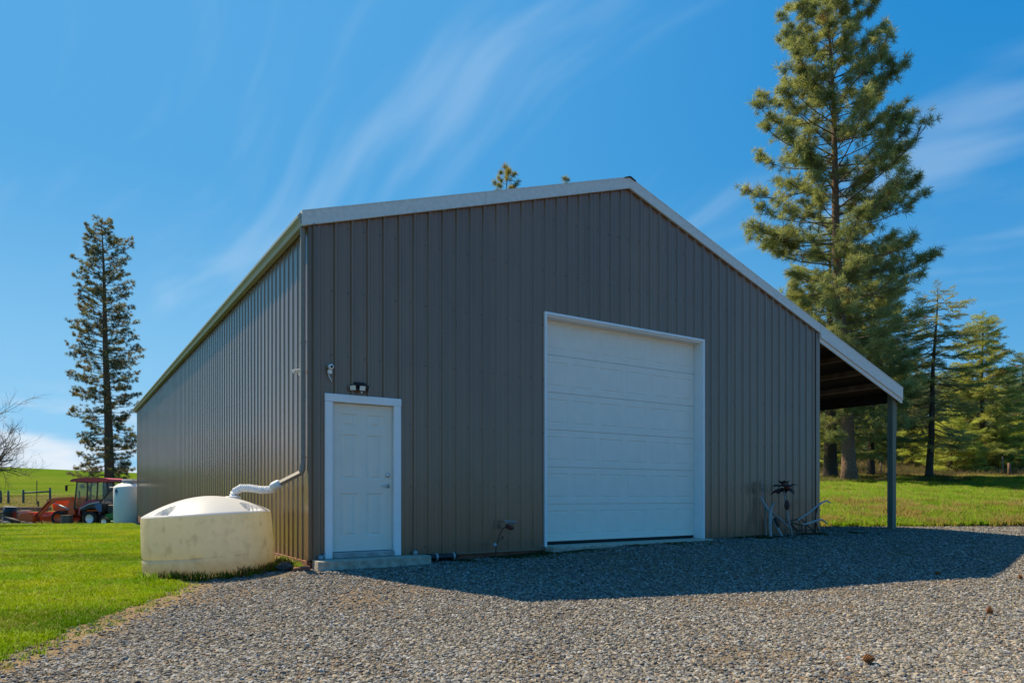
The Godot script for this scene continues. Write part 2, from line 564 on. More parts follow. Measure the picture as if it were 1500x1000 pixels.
func sheet_wall(barn: Node3D, at: Vector3, turn: float, length: float, gable: bool, openings: Array, offset := 0.0) -> void:
	var top := func(x): return EAVE + RISE * minf(x, WIDE - x) if gable else EAVE
	# the wall behind the sheets, with thickness
	var st := mb()
	var edges := [0.012, length - 0.012]
	if gable: edges.append(WIDE / 2.0)
	for o in openings: edges.append(o[0]); edges.append(o[1])
	edges.sort()
	for k in edges.size() - 1:
		var a: float = edges[k]
		var b: float = edges[k + 1]
		var y0 := BASE + 0.02
		for o in openings:
			if (a + b) / 2.0 > o[0] and (a + b) / 2.0 < o[1]: y0 = o[2]
		var p := PackedVector2Array([Vector2(a, y0), Vector2(b, y0), Vector2(b, top.call(b) - 0.03), Vector2(a, top.call(a) - 0.03)])
		prism(st, p, -0.14, -0.006)
	var wall := obj("wall", st, M.inside, barn)
	wall.position = at
	wall.rotation.y = turn
	var n := int(ceil((length - offset) / 0.9144))
	var stops := []
	if gable: stops.append(WIDE / 2.0)
	for o in openings: stops.append(o[0]); stops.append(o[1])
	for k in range(-1 if offset > 0.0 else 0, n):
		var x0 := maxf(offset + k * 0.9144, 0.0)
		var x1 := minf(offset + (k + 1) * 0.9144, length)
		if x1 - x0 < 0.02: continue
		var pts := rib_points(x0, x1, stops, 0.024 if gable else 0.013, 0.017 if gable else 0.030)
		st = mb()
		for j in pts.size() - 1:
			var a: Vector2 = pts[j]
			var b: Vector2 = pts[j + 1]
			var y0 := BASE
			for o in openings:
				if (a.x + b.x) / 2.0 > o[0] and (a.x + b.x) / 2.0 < o[1]: y0 = o[2]
			# each sheet stands a hair prouder than its neighbour, as lapped sheets do
			var z := 0.0015 * (posmod(k, 2))
			var m := 4
			for r in m:
				var u := float(r) / m
				var v := float(r + 1) / m
				var ta: float = top.call(a.x)
				var tb: float = top.call(b.x)
				var za := z + a.y + _dent(x0, a.x, lerpf(y0, ta, u))
				var zb := z + b.y + _dent(x0, b.x, lerpf(y0, tb, u))
				var zc := z + b.y + _dent(x0, b.x, lerpf(y0, tb, v))
				var zd := z + a.y + _dent(x0, a.x, lerpf(y0, ta, v))
				quad(st, Vector3(a.x, lerpf(y0, ta, u), za), Vector3(b.x, lerpf(y0, tb, u), zb), Vector3(b.x, lerpf(y0, tb, v), zc), Vector3(a.x, lerpf(y0, ta, v), zd))
		obj("wall_panel", st, M.siding[posmod(k * 7 + int(length), 3)], wall)
	# screws in rows at the girts
	var buf := PackedFloat32Array()
	var y := BASE + 0.12
	while y < EAVE + (RISE * WIDE / 2.0 if gable else 0.0):
		var x := 0.055
		while x < length:
			var free: bool = y < top.call(x) - 0.05
			for o in openings:
				if x > o[0] - 0.02 and x < o[1] + 0.02 and y < o[2] + 0.02: free = false
			if free: push(buf, Basis.from_euler(Vector3(PI / 2.0, 0, 0)), Vector3(x + rng.randf_range(-0.006, 0.006), y + rng.randf_range(-0.008, 0.008), 0.006), Color(0.05, 0.045, 0.04))
			x += RIB
		y += 0.86
	var head := CylinderMesh.new()
	head.top_radius = 0.007; head.bottom_radius = 0.010; head.height = 0.009; head.radial_segments = 6; head.rings = 0
	many("screws", head, M.screw, buf, wall)

func _dent(x0: float, x: float, y: float) -> float:
	return 0.0032 * bumps.get_noise_2d(x * 2.5 + x0 * 13.0, y * 1.1)

func embossed(st: SurfaceTool, x0: float, x1: float, y0: float, y1: float, z: float, panels: Array, deep: float, rim: float) -> void:   # a sheet at z with pressed panels
	var xs := [x0, x1]
	var ys := [y0, y1]
	for p in panels:
		for v in [p.position.x, p.end.x]: if not xs.has(v): xs.append(v)
		for v in [p.position.y, p.end.y]: if not ys.has(v): ys.append(v)
	xs.sort(); ys.sort()
	for i in xs.size() - 1:
		for j in ys.size() - 1:
			var c := Vector2((xs[i] + xs[i + 1]) / 2.0, (ys[j] + ys[j + 1]) / 2.0)
			var hole := false
			for p in panels: if p.has_point(c): hole = true
			if not hole: quad(st, Vector3(xs[i], ys[j], z), Vector3(xs[i + 1], ys[j], z), Vector3(xs[i + 1], ys[j + 1], z), Vector3(xs[i], ys[j + 1], z))
	for p in panels:
		var r: Rect2 = p
		for k in 3:
			var q := r.grow_individual(-rim * 2.2, -rim, -rim * 2.2, -rim)
			var za: float = [z, z - deep, z - deep][k]
			var zb: float = [z - deep, z - deep, z - deep * 0.12][k]
			var a := [Vector3(r.position.x, r.position.y, za), Vector3(r.end.x, r.position.y, za), Vector3(r.end.x, r.end.y, za), Vector3(r.position.x, r.end.y, za)]
			var b := [Vector3(q.position.x, q.position.y, zb), Vector3(q.end.x, q.position.y, zb), Vector3(q.end.x, q.end.y, zb), Vector3(q.position.x, q.end.y, zb)]
			for e in 4: quad(st, a[e], a[(e + 1) % 4], b[(e + 1) % 4], b[e])
			r = q
		var zc := z - deep * 0.12
		quad(st, Vector3(r.position.x, r.position.y, zc), Vector3(r.end.x, r.position.y, zc), Vector3(r.end.x, r.end.y, zc), Vector3(r.position.x, r.end.y, zc))

func build_barn() -> void:
	rng.seed = 31
	var barn := thing("barn", "large dark brown metal barn with a white garage door and open lean-to", "barn", CORNER, TURN)
	var G0 := 3.78
	var G1 := 7.39
	var GT := 3.93
	var D0 := 0.207
	var D1 := 1.247
	var DT := 2.37
	sheet_wall(barn, Vector3.ZERO, 0.0, WIDE, true, [[D0, D1, DT], [G0, G1, GT]])
	sheet_wall(barn, Vector3(0, 0, -LONG), -PI / 2.0, LONG, false, [], 0.3)
	sheet_wall(barn, Vector3(WIDE, 0, 0), PI / 2.0, LONG, false, [])
	var st := mb()
	prism(st, PackedVector2Array([Vector2(0.2, BASE), Vector2(WIDE - 0.2, BASE), Vector2(WIDE - 0.2, EAVE), Vector2(WIDE / 2.0, EAVE + RISE * WIDE / 2.0 - 0.1), Vector2(0.2, EAVE)]), -LONG, -LONG + 0.14)
	obj("back_wall", st, M.siding[0], barn)
	# corner trims
	st = mb()
	bar(st, Vector3(0.03, BASE + 0.005, 0.026), Vector3(0.03, EAVE + 0.01, 0.026), 0.008, 0.115)
	box(st, Vector3(0.04, (BASE + EAVE) / 2.0, 0.0265), Vector3(0.125, EAVE - BASE - 0.01, 0.006), Basis.IDENTITY, 0.002)
	box(st, Vector3(-0.0255, (BASE + EAVE) / 2.0, -0.035), Vector3(0.006, EAVE - BASE - 0.01, 0.13), Basis.IDENTITY, 0.002)
	obj("corner_trim", st, M.siding[1], barn)
	st = mb()
	box(st, Vector3(WIDE - 0.04, (BASE + EAVE) / 2.0, 0.0265), Vector3(0.125, EAVE - BASE - 0.01, 0.006), Basis.IDENTITY, 0.002)
	box(st, Vector3(WIDE + 0.0255, (BASE + EAVE) / 2.0, -0.035), Vector3(0.006, EAVE - BASE - 0.01, 0.13), Basis.IDENTITY, 0.002)
	obj("corner_trim", st, M.siding[2], barn)
	# base trim (a lip under the sheets) and the treated skirt boards at the foot
	for s in [[1.27, G0 - 0.01], [G1 + 0.03, WIDE]]:
		st = mb()
		box(st, Vector3((s[0] + s[1]) / 2.0, BASE - 0.006, 0.012), Vector3(s[1] - s[0], 0.022, 0.05), Basis.IDENTITY, 0.003)
		obj("base_trim", st, M.siding[1], barn)
	for s in [[0.0, 0.19], [1.27, 2.6], [2.603, G0 - 0.02], [G1 + 0.05, 9.3], [9.303, WIDE]]:
		st = mb()
		box(st, Vector3((s[0] + s[1]) / 2.0, BASE - 0.13, -0.022), Vector3(s[1] - s[0], 0.225, 0.04), Basis.IDENTITY, 0.004)
		obj("skirt_board", st, M.redwood, barn)
	for k in 6:
		st = mb()
		box(st, Vector3(-0.001, BASE - 0.125, -2.0 - k * 4.0 + 0.012 * (k % 2)), Vector3(0.04, 0.235, 3.995 if k else 3.9), Basis.IDENTITY, 0.004)
		obj("skirt_board", st, M.redwood, barn)
	# roof
	var over := 0.03
	var thick := 0.16
	var slope := func(x): return EAVE + RISE * minf(x, WIDE - x)
	st = mb()
	prism(st, PackedVector2Array([Vector2(-0.1, slope.call(-0.1) + 0.06), Vector2(WIDE / 2.0, slope.call(WIDE / 2.0) + 0.06), Vector2(WIDE / 2.0, slope.call(WIDE / 2.0) + thick), Vector2(-0.1, slope.call(-0.1) + thick)]), -LONG - over, over - 0.012)
	obj("roof", st, M.roof, barn)
	st = mb()
	prism(st, PackedVector2Array([Vector2(WIDE / 2.0 + 0.002, slope.call(WIDE / 2.0) + 0.06), Vector2(14.36, slope.call(14.36) + 0.06), Vector2(14.36, slope.call(14.36) + thick), Vector2(WIDE / 2.0 + 0.002, slope.call(WIDE / 2.0) + thick)]), -LONG - over, over - 0.012)
	obj("roof", st, M.roof, barn)
	var ridge_y: float = slope.call(WIDE / 2.0) + thick
	st = mb()
	prism(st, PackedVector2Array([Vector2(WIDE / 2.0 - 0.13, ridge_y - 0.030), Vector2(WIDE / 2.0 - 0.13, ridge_y - 0.018), Vector2(WIDE / 2.0 - 0.02, ridge_y + 0.026), Vector2(WIDE / 2.0 + 0.02, ridge_y + 0.026), Vector2(WIDE / 2.0 + 0.13, ridge_y - 0.018), Vector2(WIDE / 2.0 + 0.13, ridge_y - 0.030), Vector2(WIDE / 2.0, ridge_y + 0.010)]), -LONG - 0.04, 0.085)
	obj("ridge_cap", st, M.darktrim, barn)
	# rake trims along the gable: a flat face with a hemmed foot and a turned top
	for s in [[-0.12, 2.62], [2.623, WIDE / 2.0], [WIDE / 2.0 + 0.003, 8.44], [8.443, WIDE - 0.0]]:
		st = mb()
		var a: float = s[0]
		var b: float = s[1]
		for f in [[-0.005, 0.178, 0.028, 0.062], [-0.012, 0.012, 0.028, 0.069], [0.172, 0.186, -0.06, 0.066]]:
			prism(st, PackedVector2Array([Vector2(a, slope.call(a) + f[0]), Vector2(b, slope.call(b) + f[0]), Vector2(b, slope.call(b) + f[1]), Vector2(a, slope.call(a) + f[1])]), f[2], f[3])
		obj("rake_trim", st, M.trim, barn)
	# the lean-to's fascia is deeper and in two steps
	st = mb()
	for f in [[-0.10, 0.172, 0.028, 0.068], [-0.20, -0.09, 0.020, 0.048], [-0.105, -0.088, 0.03, 0.075], [0.166, 0.182, -0.06, 0.074]]:
		var a := WIDE + 0.003
		var b := 14.37
		prism(st, PackedVector2Array([Vector2(a, slope.call(a) + f[0]), Vector2(b, slope.call(b) + f[0]), Vector2(b, slope.call(b) + f[1]), Vector2(a, slope.call(a) + f[1])]), f[2], f[3])
	obj("lean_to_fascia", st, M.trim, barn)
	st = mb()
	box(st, Vector3(14.385, slope.call(14.37) + 0.03, -LONG / 2.0 + 0.03), Vector3(0.03, 0.30, LONG), Basis.IDENTITY, 0.004)
	obj("lean_to_eave_trim", st, M.trim, barn)
	st = mb()
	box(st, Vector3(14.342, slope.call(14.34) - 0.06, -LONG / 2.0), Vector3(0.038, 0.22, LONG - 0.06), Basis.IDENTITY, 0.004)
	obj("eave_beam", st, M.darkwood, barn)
	# lean-to frame
	for k in 4:
		var x := WIDE + 0.42 + k * 0.74
		st = mb()
		var b := Basis(Vector3.BACK, -atan(RISE))
		box(st, Vector3(x, slope.call(x) - 0.015, -LONG / 2.0 - 0.04), Vector3(0.05, 0.15, LONG - 0.1), b, 0.004)
		obj("purlin", st, M.oldwood, barn)
	for k in 4:
		var a := WIDE + 0.05
		var b := 14.33
		var z := -0.045 - k * 7.0
		if k == 0: continue
		st = mb()
		prism(st, PackedVector2Array([Vector2(a, slope.call(a) - 0.32), Vector2(b, slope.call(b) - 0.32), Vector2(b, slope.call(b) - 0.095), Vector2(a, slope.call(a) - 0.095)]), z - 0.02, z + 0.02)
		obj("rafter", st, M.oldwood, barn)
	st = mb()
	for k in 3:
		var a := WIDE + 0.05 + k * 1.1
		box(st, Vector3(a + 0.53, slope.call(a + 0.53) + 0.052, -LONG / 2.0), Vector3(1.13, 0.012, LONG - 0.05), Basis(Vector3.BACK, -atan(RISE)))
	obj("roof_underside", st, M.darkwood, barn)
	for k in 5:
		var z := -0.12 - k * 5.9
		if k == 4: z = -LONG + 0.1
		st = mb()
		box(st, Vector3(14.21, (slope.call(14.2) - 0.06) / 2.0 + 0.05, z), Vector3(0.145, slope.call(14.2) - 0.06, 0.145), Basis.IDENTITY, 0.008)
		var post := obj("post", st, M.greenwood, barn)
		st = mb()
		box(st, Vector3(14.31, slope.call(14.3) - 0.55, z - 0.01), Vector3(0.042, 0.78, 0.135), Basis.IDENTITY, 0.004)
		obj("post_cleat", st, M.greenwood, post)
	# gutter and downspout on the left eave
	st = mb()
	var gy := EAVE + 0.05
	for s in [[-LONG - 0.05, -12.203], [-12.2, -6.103], [-6.1, 0.03]]:
		st = mb()
		prism(st, PackedVector2Array([Vector2(-0.032, gy - 0.075), Vector2(-0.105, gy - 0.075), Vector2(-0.125, gy - 0.03), Vector2(-0.160, gy + 0.01), Vector2(-0.160, gy + 0.045), Vector2(-0.150, gy + 0.045), Vector2(-0.148, gy + 0.015), Vector2(-0.115, gy - 0.02), Vector2(-0.1, gy - 0.065), Vector2(-0.032, gy - 0.065)]), s[0], s[1])
		obj("gutter", st, M.gutter, barn)
	st = mb()
	box(st, Vector3(-0.075, gy - 0.0, 0.035), Vector3(0.15, 0.13, 0.008))
	obj("gutter_end", st, M.gutter, barn)
	var sp := mb()
	box(sp, Vector3(-0.075, (gy - 0.07 + 1.42) / 2.0, -0.055), Vector3(0.062, gy - 0.07 - 1.42, 0.055), Basis.IDENTITY, 0.012)
	tube(sp, [Vector3(-0.075, 1.46, -0.055), Vector3(-0.078, 1.39, -0.058), Vector3(-0.092, 1.34, -0.072)], [0.037, 0.039, 0.037], 8)
	tube(sp, [Vector3(-0.088, 1.35, -0.068), Vector3(-0.34, 1.205, -0.18)], [0.037, 0.037], 4)
	for y in [1.55, 3.05]: box(sp, Vector3(-0.075, y, -0.055), Vector3(0.068, 0.02, 0.06))
	obj("downspout", sp, M.downspout, barn)
	# garage door
	var fr := mb()
	for e in [[G0 - 0.045, G0], [G1, G1 + 0.045]]:
		box(fr, Vector3((e[0] + e[1]) / 2.0, (0.235 + GT + 0.045) / 2.0, 0.012), Vector3(0.045, GT + 0.045 - 0.235, 0.05), Basis.IDENTITY, 0.003)
	box(fr, Vector3((G0 + G1) / 2.0, GT + 0.0225, 0.012), Vector3(G1 - G0 - 0.002, 0.045, 0.048), Basis.IDENTITY, 0.003)
	for x in [G0 + 0.011, G1 - 0.011]: box(fr, Vector3(x, (0.235 + GT) / 2.0, -0.105), Vector3(0.020, GT - 0.237, 0.222))
	box(fr, Vector3((G0 + G1) / 2.0, GT - 0.012, -0.105), Vector3(G1 - G0 - 0.044, 0.022, 0.222))
	obj("garage_door_frame", fr, M.white, barn)
	var gd := mb()
	box(gd, Vector3((G0 + G1) / 2.0, 0.282, -0.195), Vector3(G1 - G0 - 0.06, 0.045, 0.03))
	var door := obj("garage_door", gd, M.rubber, barn)
	var lo := 0.30
	var each := 0.610
	for k in 6:
		var y0 := lo + k * each
		var y1 := minf(y0 + each - 0.006, GT - 0.024)
		var s := mb()
		var pn := []
		for c in 6:
			var pw := (G1 - G0 - 0.05) / 6.0
			if y1 - y0 > 0.45: pn.append(Rect2(G0 + 0.025 + c * pw + 0.05, y0 + 0.10, pw - 0.10, each - 0.21))
		embossed(s, G0 + 0.024, G1 - 0.024, y0, y1, -0.172, pn, 0.007, 0.010)
		quad(s, Vector3(G0 + 0.024, y1, -0.172), Vector3(G1 - 0.024, y1, -0.172), Vector3(G1 - 0.024, y1 - 0.003, -0.20), Vector3(G0 + 0.024, y1 - 0.003, -0.20))
		quad(s, Vector3(G0 + 0.024, y0, -0.20), Vector3(G1 - 0.024, y0, -0.20), Vector3(G1 - 0.024, y0, -0.172), Vector3(G0 + 0.024, y0, -0.172))
		quad(s, Vector3(G0 + 0.024, y0 - 0.006, -0.20), Vector3(G1 - 0.024, y0 - 0.006, -0.20), Vector3(G1 - 0.024, y1, -0.20), Vector3(G0 + 0.024, y1, -0.20))
		obj("door_section", s, M.door, door)
	var sill := mb()
	box(sill, Vector3((G0 + G1) / 2.0, 0.19, 0.03), Vector3(G1 - G0 + 0.06, 0.11, 0.46), Basis.IDENTITY, 0.012)
	obj("garage_sill", sill, M.concrete, barn)
	# entry door
	fr = mb()
	for e in [[D0 - 0.02, D0 + 0.085], [D1 - 0.085, D1 + 0.02]]:
		box(fr, Vector3((e[0] + e[1]) / 2.0, (0.215 + DT - 0.083) / 2.0, 0.024), Vector3(0.105, DT - 0.083 - 0.215, 0.036), Basis.IDENTITY, 0.006)
		box(fr, Vector3((e[0] + e[1]) / 2.0, (0.215 + DT - 0.086) / 2.0, -0.05), Vector3(0.101, DT - 0.09 - 0.215, 0.11))
	box(fr, Vector3((D0 + D1) / 2.0, DT - 0.03, 0.025), Vector3(D1 - D0 + 0.045, 0.105, 0.038), Basis.IDENTITY, 0.006)
	box(fr, Vector3((D0 + D1) / 2.0, DT - 0.031, -0.05), Vector3(D1 - D0 + 0.03, 0.1, 0.11))
	obj("door_frame", fr, M.white, barn)
	var E0 := D0 + 0.088
	var E1 := D1 - 0.088
	var ed := mb()
	var wide := E1 - E0
	var ps := []
	for c in 2:
		var x := E0 + 0.12 + c * (wide - 0.24 + 0.10) / 2.0
		var pw2 := (wide - 0.34) / 2.0
		ps.append(Rect2(x, 0.50, pw2, 0.58)); ps.append(Rect2(x, 1.27, pw2, 0.60)); ps.append(Rect2(x, 1.98, pw2, 0.17))
	embossed(ed, E0, E1, 0.30, DT - 0.088, -0.035, ps, 0.011, 0.014)
	quad(ed, Vector3(E0, 0.30, -0.08), Vector3(E1, 0.30, -0.08), Vector3(E1, 0.30, -0.035), Vector3(E0, 0.30, -0.035))
	quad(ed, Vector3(E0, 0.295, -0.08), Vector3(E1, 0.295, -0.08), Vector3(E1, DT, -0.08), Vector3(E0, DT, -0.08))
	var entry := obj("entry_door", ed, M.creamdoor, barn)
	var hw := mb(true)
	var hx := E1 - 0.065
	lathe(hw, [Vector2(0, 0), Vector2(0.031, 0), Vector2(0.031, 0.006), Vector2(0.012, 0.012), Vector2(0.012, 0.045), Vector2(0, 0.045)], 16, Transform3D(Basis.from_euler(Vector3(PI / 2.0, 0, 0)), Vector3(hx, 1.18, -0.034)))
	tube(hw, [Vector3(hx, 1.18, 0.01), Vector3(hx - 0.03, 1.182, 0.014), Vector3(hx - 0.105, 1.176, 0.012)], [0.009, 0.0095, 0.007], 8)
	obj("door_handle", hw, M.chrome, entry)
	hw = mb(true)
	lathe(hw, [Vector2(0, 0), Vector2(0.032, 0), Vector2(0.030, 0.012), Vector2(0.018, 0.02), Vector2(0, 0.02)], 16, Transform3D(Basis.from_euler(Vector3(PI / 2.0, 0, 0)), Vector3(hx, 1.33, -0.034)))
	obj("deadbolt", hw, M.chrome, entry)
	var th := mb()
	box(th, Vector3((D0 + D1) / 2.0, 0.255, -0.005), Vector3(D1 - D0 - 0.18, 0.075, 0.16), Basis.IDENTITY, 0.008)
	obj("door_sill", th, M.pale_sill, barn)

func in_barn(p: Vector3) -> Vector3:                         # a point of the barn's frame in the world
	return CORNER + Basis(Vector3.UP, TURN) * p

# ---------------------------------------------------------------- things on and beside the barn
func build_small() -> void:
	rng.seed = 41
	# concrete step
	var st := mb()
	var poly := PackedVector2Array([Vector2(0.02, 0.05), Vector2(1.56, 0.05), Vector2(1.62, 0.20), Vector2(1.58, 0.34), Vector2(1.2, 0.40), Vector2(0.5, 0.405), Vector2(0.06, 0.40), Vector2(0.0, 0.34)])
	var t := Transform3D(Basis.from_euler(Vector3(PI / 2.0, 0, 0)), Vector3.ZERO)
	prism(st, poly, -0.215, 0.0, t)
	st.index()
	var step_ := obj("concrete_step", st, M.concrete)
	step_.position = CORNER; step_.rotation.y = TURN
	tag(step_, "low weathered concrete slab step below the white entry door", "step")
	# floodlight
	var at := in_barn(Vector3(0.66, 2.50, 0.02))
	var f := thing("floodlight", "black twin-head solar floodlight above the entry door", "light", at, TURN)
	st = mb()
	box(st, Vector3(0, 0.045, 0.055), Vector3(0.15, 0.014, 0.11), Basis(Vector3.RIGHT, 0.45), 0.004)
	box(st, Vector3(0, 0.01, 0.03), Vector3(0.12, 0.07, 0.05), Basis.IDENTITY, 0.008)
	obj("housing", st, M.black, f)
	for s in [-1.0, 0.35, 1.0]:
		var b := Basis(Vector3.UP, [-0.75, 0.0, 0.0, 1.25][int((s + 1.0) * 1.5)]) * Basis(Vector3.RIGHT, 0.25)
		var c := Vector3(s * 0.105 if s != 0.35 else 0.012, -0.015, 0.085 if s == 0.35 else 0.065)
		st = mb()
		box(st, c, Vector3(0.095, 0.075, 0.022), b, 0.005)
		var head := obj("lamp_head", st, M.black, f)
		st = mb()
		box(st, c + b * Vector3(0, 0, 0.0125), Vector3(0.078, 0.06, 0.004), b)
		obj("lens", st, M.led, head)
	var bt := mb(true)
	lathe(bt, [Vector2(0, -0.012), Vector2(0.011, -0.008), Vector2(0.012, 0.004), Vector2(0, 0.012)], 10, Transform3D(Basis.IDENTITY, Vector3(0.01, -0.068, 0.07)))
	obj("sensor", bt, M.white, f)
	# cameras
	f = thing("security_camera", "small white security camera with dangling cable left above the entry door", "camera", in_barn(Vector3(0.256, 2.72, 0.03)), TURN)
	st = mb(true)
	lathe(st, [Vector2(0, -0.01), Vector2(0.028, -0.008), Vector2(0.034, 0.0), Vector2(0.036, 0.05), Vector2(0.032, 0.066), Vector2(0.026, 0.07), Vector2(0, 0.07)], 18, Transform3D(Basis.from_euler(Vector3(PI / 2.0 + 0.1, 0.0, 0)), Vector3(0, 0.02, 0)))
	obj("body", st, M.white, f)
	st = mb(true)
	lathe(st, [Vector2(0, 0.0), Vector2(0.018, 0.0), Vector2(0.017, 0.006), Vector2(0, 0.009)], 14, Transform3D(Basis.from_euler(Vector3(PI / 2.0 + 0.1, 0.0, 0)), Vector3(0, 0.013, 0.07)))
	obj("lens", st, M.black, f)
	st = mb()
	box(st, Vector3(-0.005, -0.045, 0.01), Vector3(0.06, 0.055, 0.035), Basis.IDENTITY, 0.008)
	obj("mount", st, M.white, f)
	st = mb(true)
	tube(st, [Vector3(-0.015, -0.07, 0.012), Vector3(-0.02, -0.09, 0.012), Vector3(0.0, -0.13, 0.01), Vector3(0.018, -0.155, 0.008), Vector3(0.02, -0.165, 0.002)], [0.006], 6)
	obj("cable", st, M.white, f)
	f = thing("security_camera", "tiny white camera box high on the ribbed left side wall", "camera", in_barn(Vector3(-0.02, 2.70, -0.36)), TURN - PI / 2.0)
	st = mb()
	box(st, Vector3(0, 0.01, 0.05), Vector3(0.05, 0.05, 0.1), Basis(Vector3.RIGHT, 0.2), 0.008)
	obj("body", st, M.white, f)
	st = mb()
	box(st, Vector3(0, 0.0, 0.004), Vector3(0.07, 0.08, 0.012), Basis.IDENTITY, 0.004)
	obj("mount", st, M.white, f)
	# water tank
	build_tank()
	# hose from the downspout to the tank
	var a := in_barn(Vector3(-0.33, 1.21, -0.176))
	var pts := [a, a + Vector3(-0.09, -0.04, -0.02), Vector3(-3.20, 1.135, -9.33), Vector3(-3.40, 1.125, -9.43), Vector3(-3.58, 1.15, -9.50), Vector3(-3.72, 1.15, -9.55), Vector3(-3.82, 1.10, -9.58), Vector3(-3.85, 1.0, -9.59)]
	var h := thing("corrugated_hose", "white corrugated hose leading from the downspout onto the squat tank", "hose", Vector3.ZERO)
	var path := []
	var rad := []
	var c := Curve3D.new()
	for p in pts: c.add_point(p)
	for k in pts.size():
		var d: Vector3 = (pts[mini(k + 1, pts.size() - 1)] - pts[maxi(k - 1, 0)]) * 0.17
		c.set_point_in(k, -d); c.set_point_out(k, d)
	var length := c.get_baked_length()
	var n := int(length / 0.0095)
	for k in n:
		path.append(c.sample_baked(0.10 + (length - 0.10) * k / (n - 1.0)))
		rad.append([0.054, 0.054, 0.042, 0.042][k % 4])
	st = mb()
	tube(st, path, rad, 14)
	obj("pipe", st, M.white_plastic, h)
	st = mb(true)
	tube(st, [c.sample_baked(0.0), c.sample_baked(0.02), c.sample_baked(0.022), c.sample_baked(0.12), c.sample_baked(0.135), c.sample_baked(0.15)], [0.042, 0.052, 0.054, 0.060, 0.060, 0.055], 14)
	obj("coupler", st, M.white_plastic, h)
	# flat cover under the hose end
	# pipe stub by the door frame
	f = thing("pipe_cap", "small grey pipe cap at the left foot of the entry door frame", "pipe", in_barn(Vector3(0.14, 0.235, 0.06)), TURN)
	st = mb(true)
	lathe(st, [Vector2(0, 0), Vector2(0.04, 0), Vector2(0.042, 0.03), Vector2(0.03, 0.035), Vector2(0.026, 0.06), Vector2(0, 0.06)], 16, Transform3D(Basis.from_euler(Vector3(PI / 2.0, 0, 0)), Vector3(-0.015, 0, -0.03)))
	obj("cap", st, M.galv, f)
	st = mb(true)
	tube(st, [Vector3(0.03, 0.0, -0.02), Vector3(0.045, 0.06, -0.02)], [0.014], 8)
	obj("lever", st, M.galv, f)
	# drain pipe right of the step
	f = thing("drain_pipe", "black drain pipe with two grey clamps right of the concrete step", "pipe", in_barn(Vector3(1.72, 0.17, 0.08)), TURN)
	st = mb(true)
	tube(st, [Vector3(-0.10, 0.02, -0.01), Vector3(0.0, 0.0, 0.0), Vector3(0.36, 0.0, 0.005), Vector3(0.42, 0.005, -0.03)], [0.036, 0.042, 0.042, 0.03], 12)
	obj("pipe", st, M.black, f)
	for x in [0.07, 0.345]:
		st = mb(true)
		tube(st, [Vector3(x - 0.016, 0, 0.0), Vector3(x - 0.012, 0, 0), Vector3(x + 0.012, 0, 0.0), Vector3(x + 0.016, 0, 0)], [0.04, 0.056, 0.056, 0.04], 14)
		obj("clamp", st, M.galv, f)
	st = mb(true)
	lathe(st, [Vector2(0, -0.035), Vector2(0.028, -0.025), Vector2(0.036, 0.0), Vector2(0.028, 0.025), Vector2(0, 0.035)], 14, Transform3D(Basis.IDENTITY, in_barn(Vector3(1.47, 0.245, 0.06))))
	tag(obj("grey_knob", st, M.galv), "small grey knob on the right end of the concrete step", "knob")
	st = mb()
	box(st, Vector3.ZERO, Vector3(0.46, 0.06, 0.22), Basis.IDENTITY, 0.012)
	var o := obj("flat_paver", st, M.paver)
	o.position = in_barn(Vector3(1.86, 0.075, 0.22)); o.rotation = Vector3(0.03, TURN + 0.05, 0.02)
	tag(o, "flat bluish grey paver on the gravel in front of the drain pipe", "paver")
	# rocks at the barn's corner
	for r in [[Vector3(-2.92, 0.13, -8.97), 0.17, "dark angular rock lying beside the barn's corner", 91], [Vector3(-3.12, 0.12, -9.12), 0.10, "small brown rock between the squat tank and the dark rock", 92]]:
		st = stone(r[3], 0.8)
		o = obj("rock", st, M.rock)
		o.position = r[0]; o.scale = Vector3.ONE * r[1] * 1.3; o.rotation.y = r[3]
		o.position.y = ground_y(o.position.x, -o.position.z) + r[1] * 0.3
		tag(o, r[2], "rock")
	st = mb()
	box(st, Vector3.ZERO, Vector3(0.2, 0.06, 0.09), Basis.IDENTITY, 0.008)
	o = obj("brick", st, M.redwood)
	o.position = Vector3(-2.68, ground_y(-2.68, 8.87) + 0.02, -8.87); o.rotation = Vector3(0.05, 0.35, 0.06)
	tag(o, "broken reddish brown brick on the ground at the barn's corner", "brick")
	# pine cones on the gravel
	for p in [[1450, 893, 0.066, 0.15, "upright brown pine cone on the sunlit gravel at the right"], [1265, 966, 0.07, 1.45, "pale brown pine cone lying on its side in the gravel foreground"], [1497, 843, 0.06, 0.5, "reddish pine cone at the right edge of the gravel"], [1376, 838, 0.065, 1.4, "dark pine cone lying in the barn's shadow"]]:
		var d: float = 1020.0 * 1.03 / (p[1] + 6.0 - 725.5)
		build_cone(Vector3((p[0] - 750.0) / 1020.0 * d, 0, -d), p[2], p[3], p[4])
	build_flowers()
	build_plow()

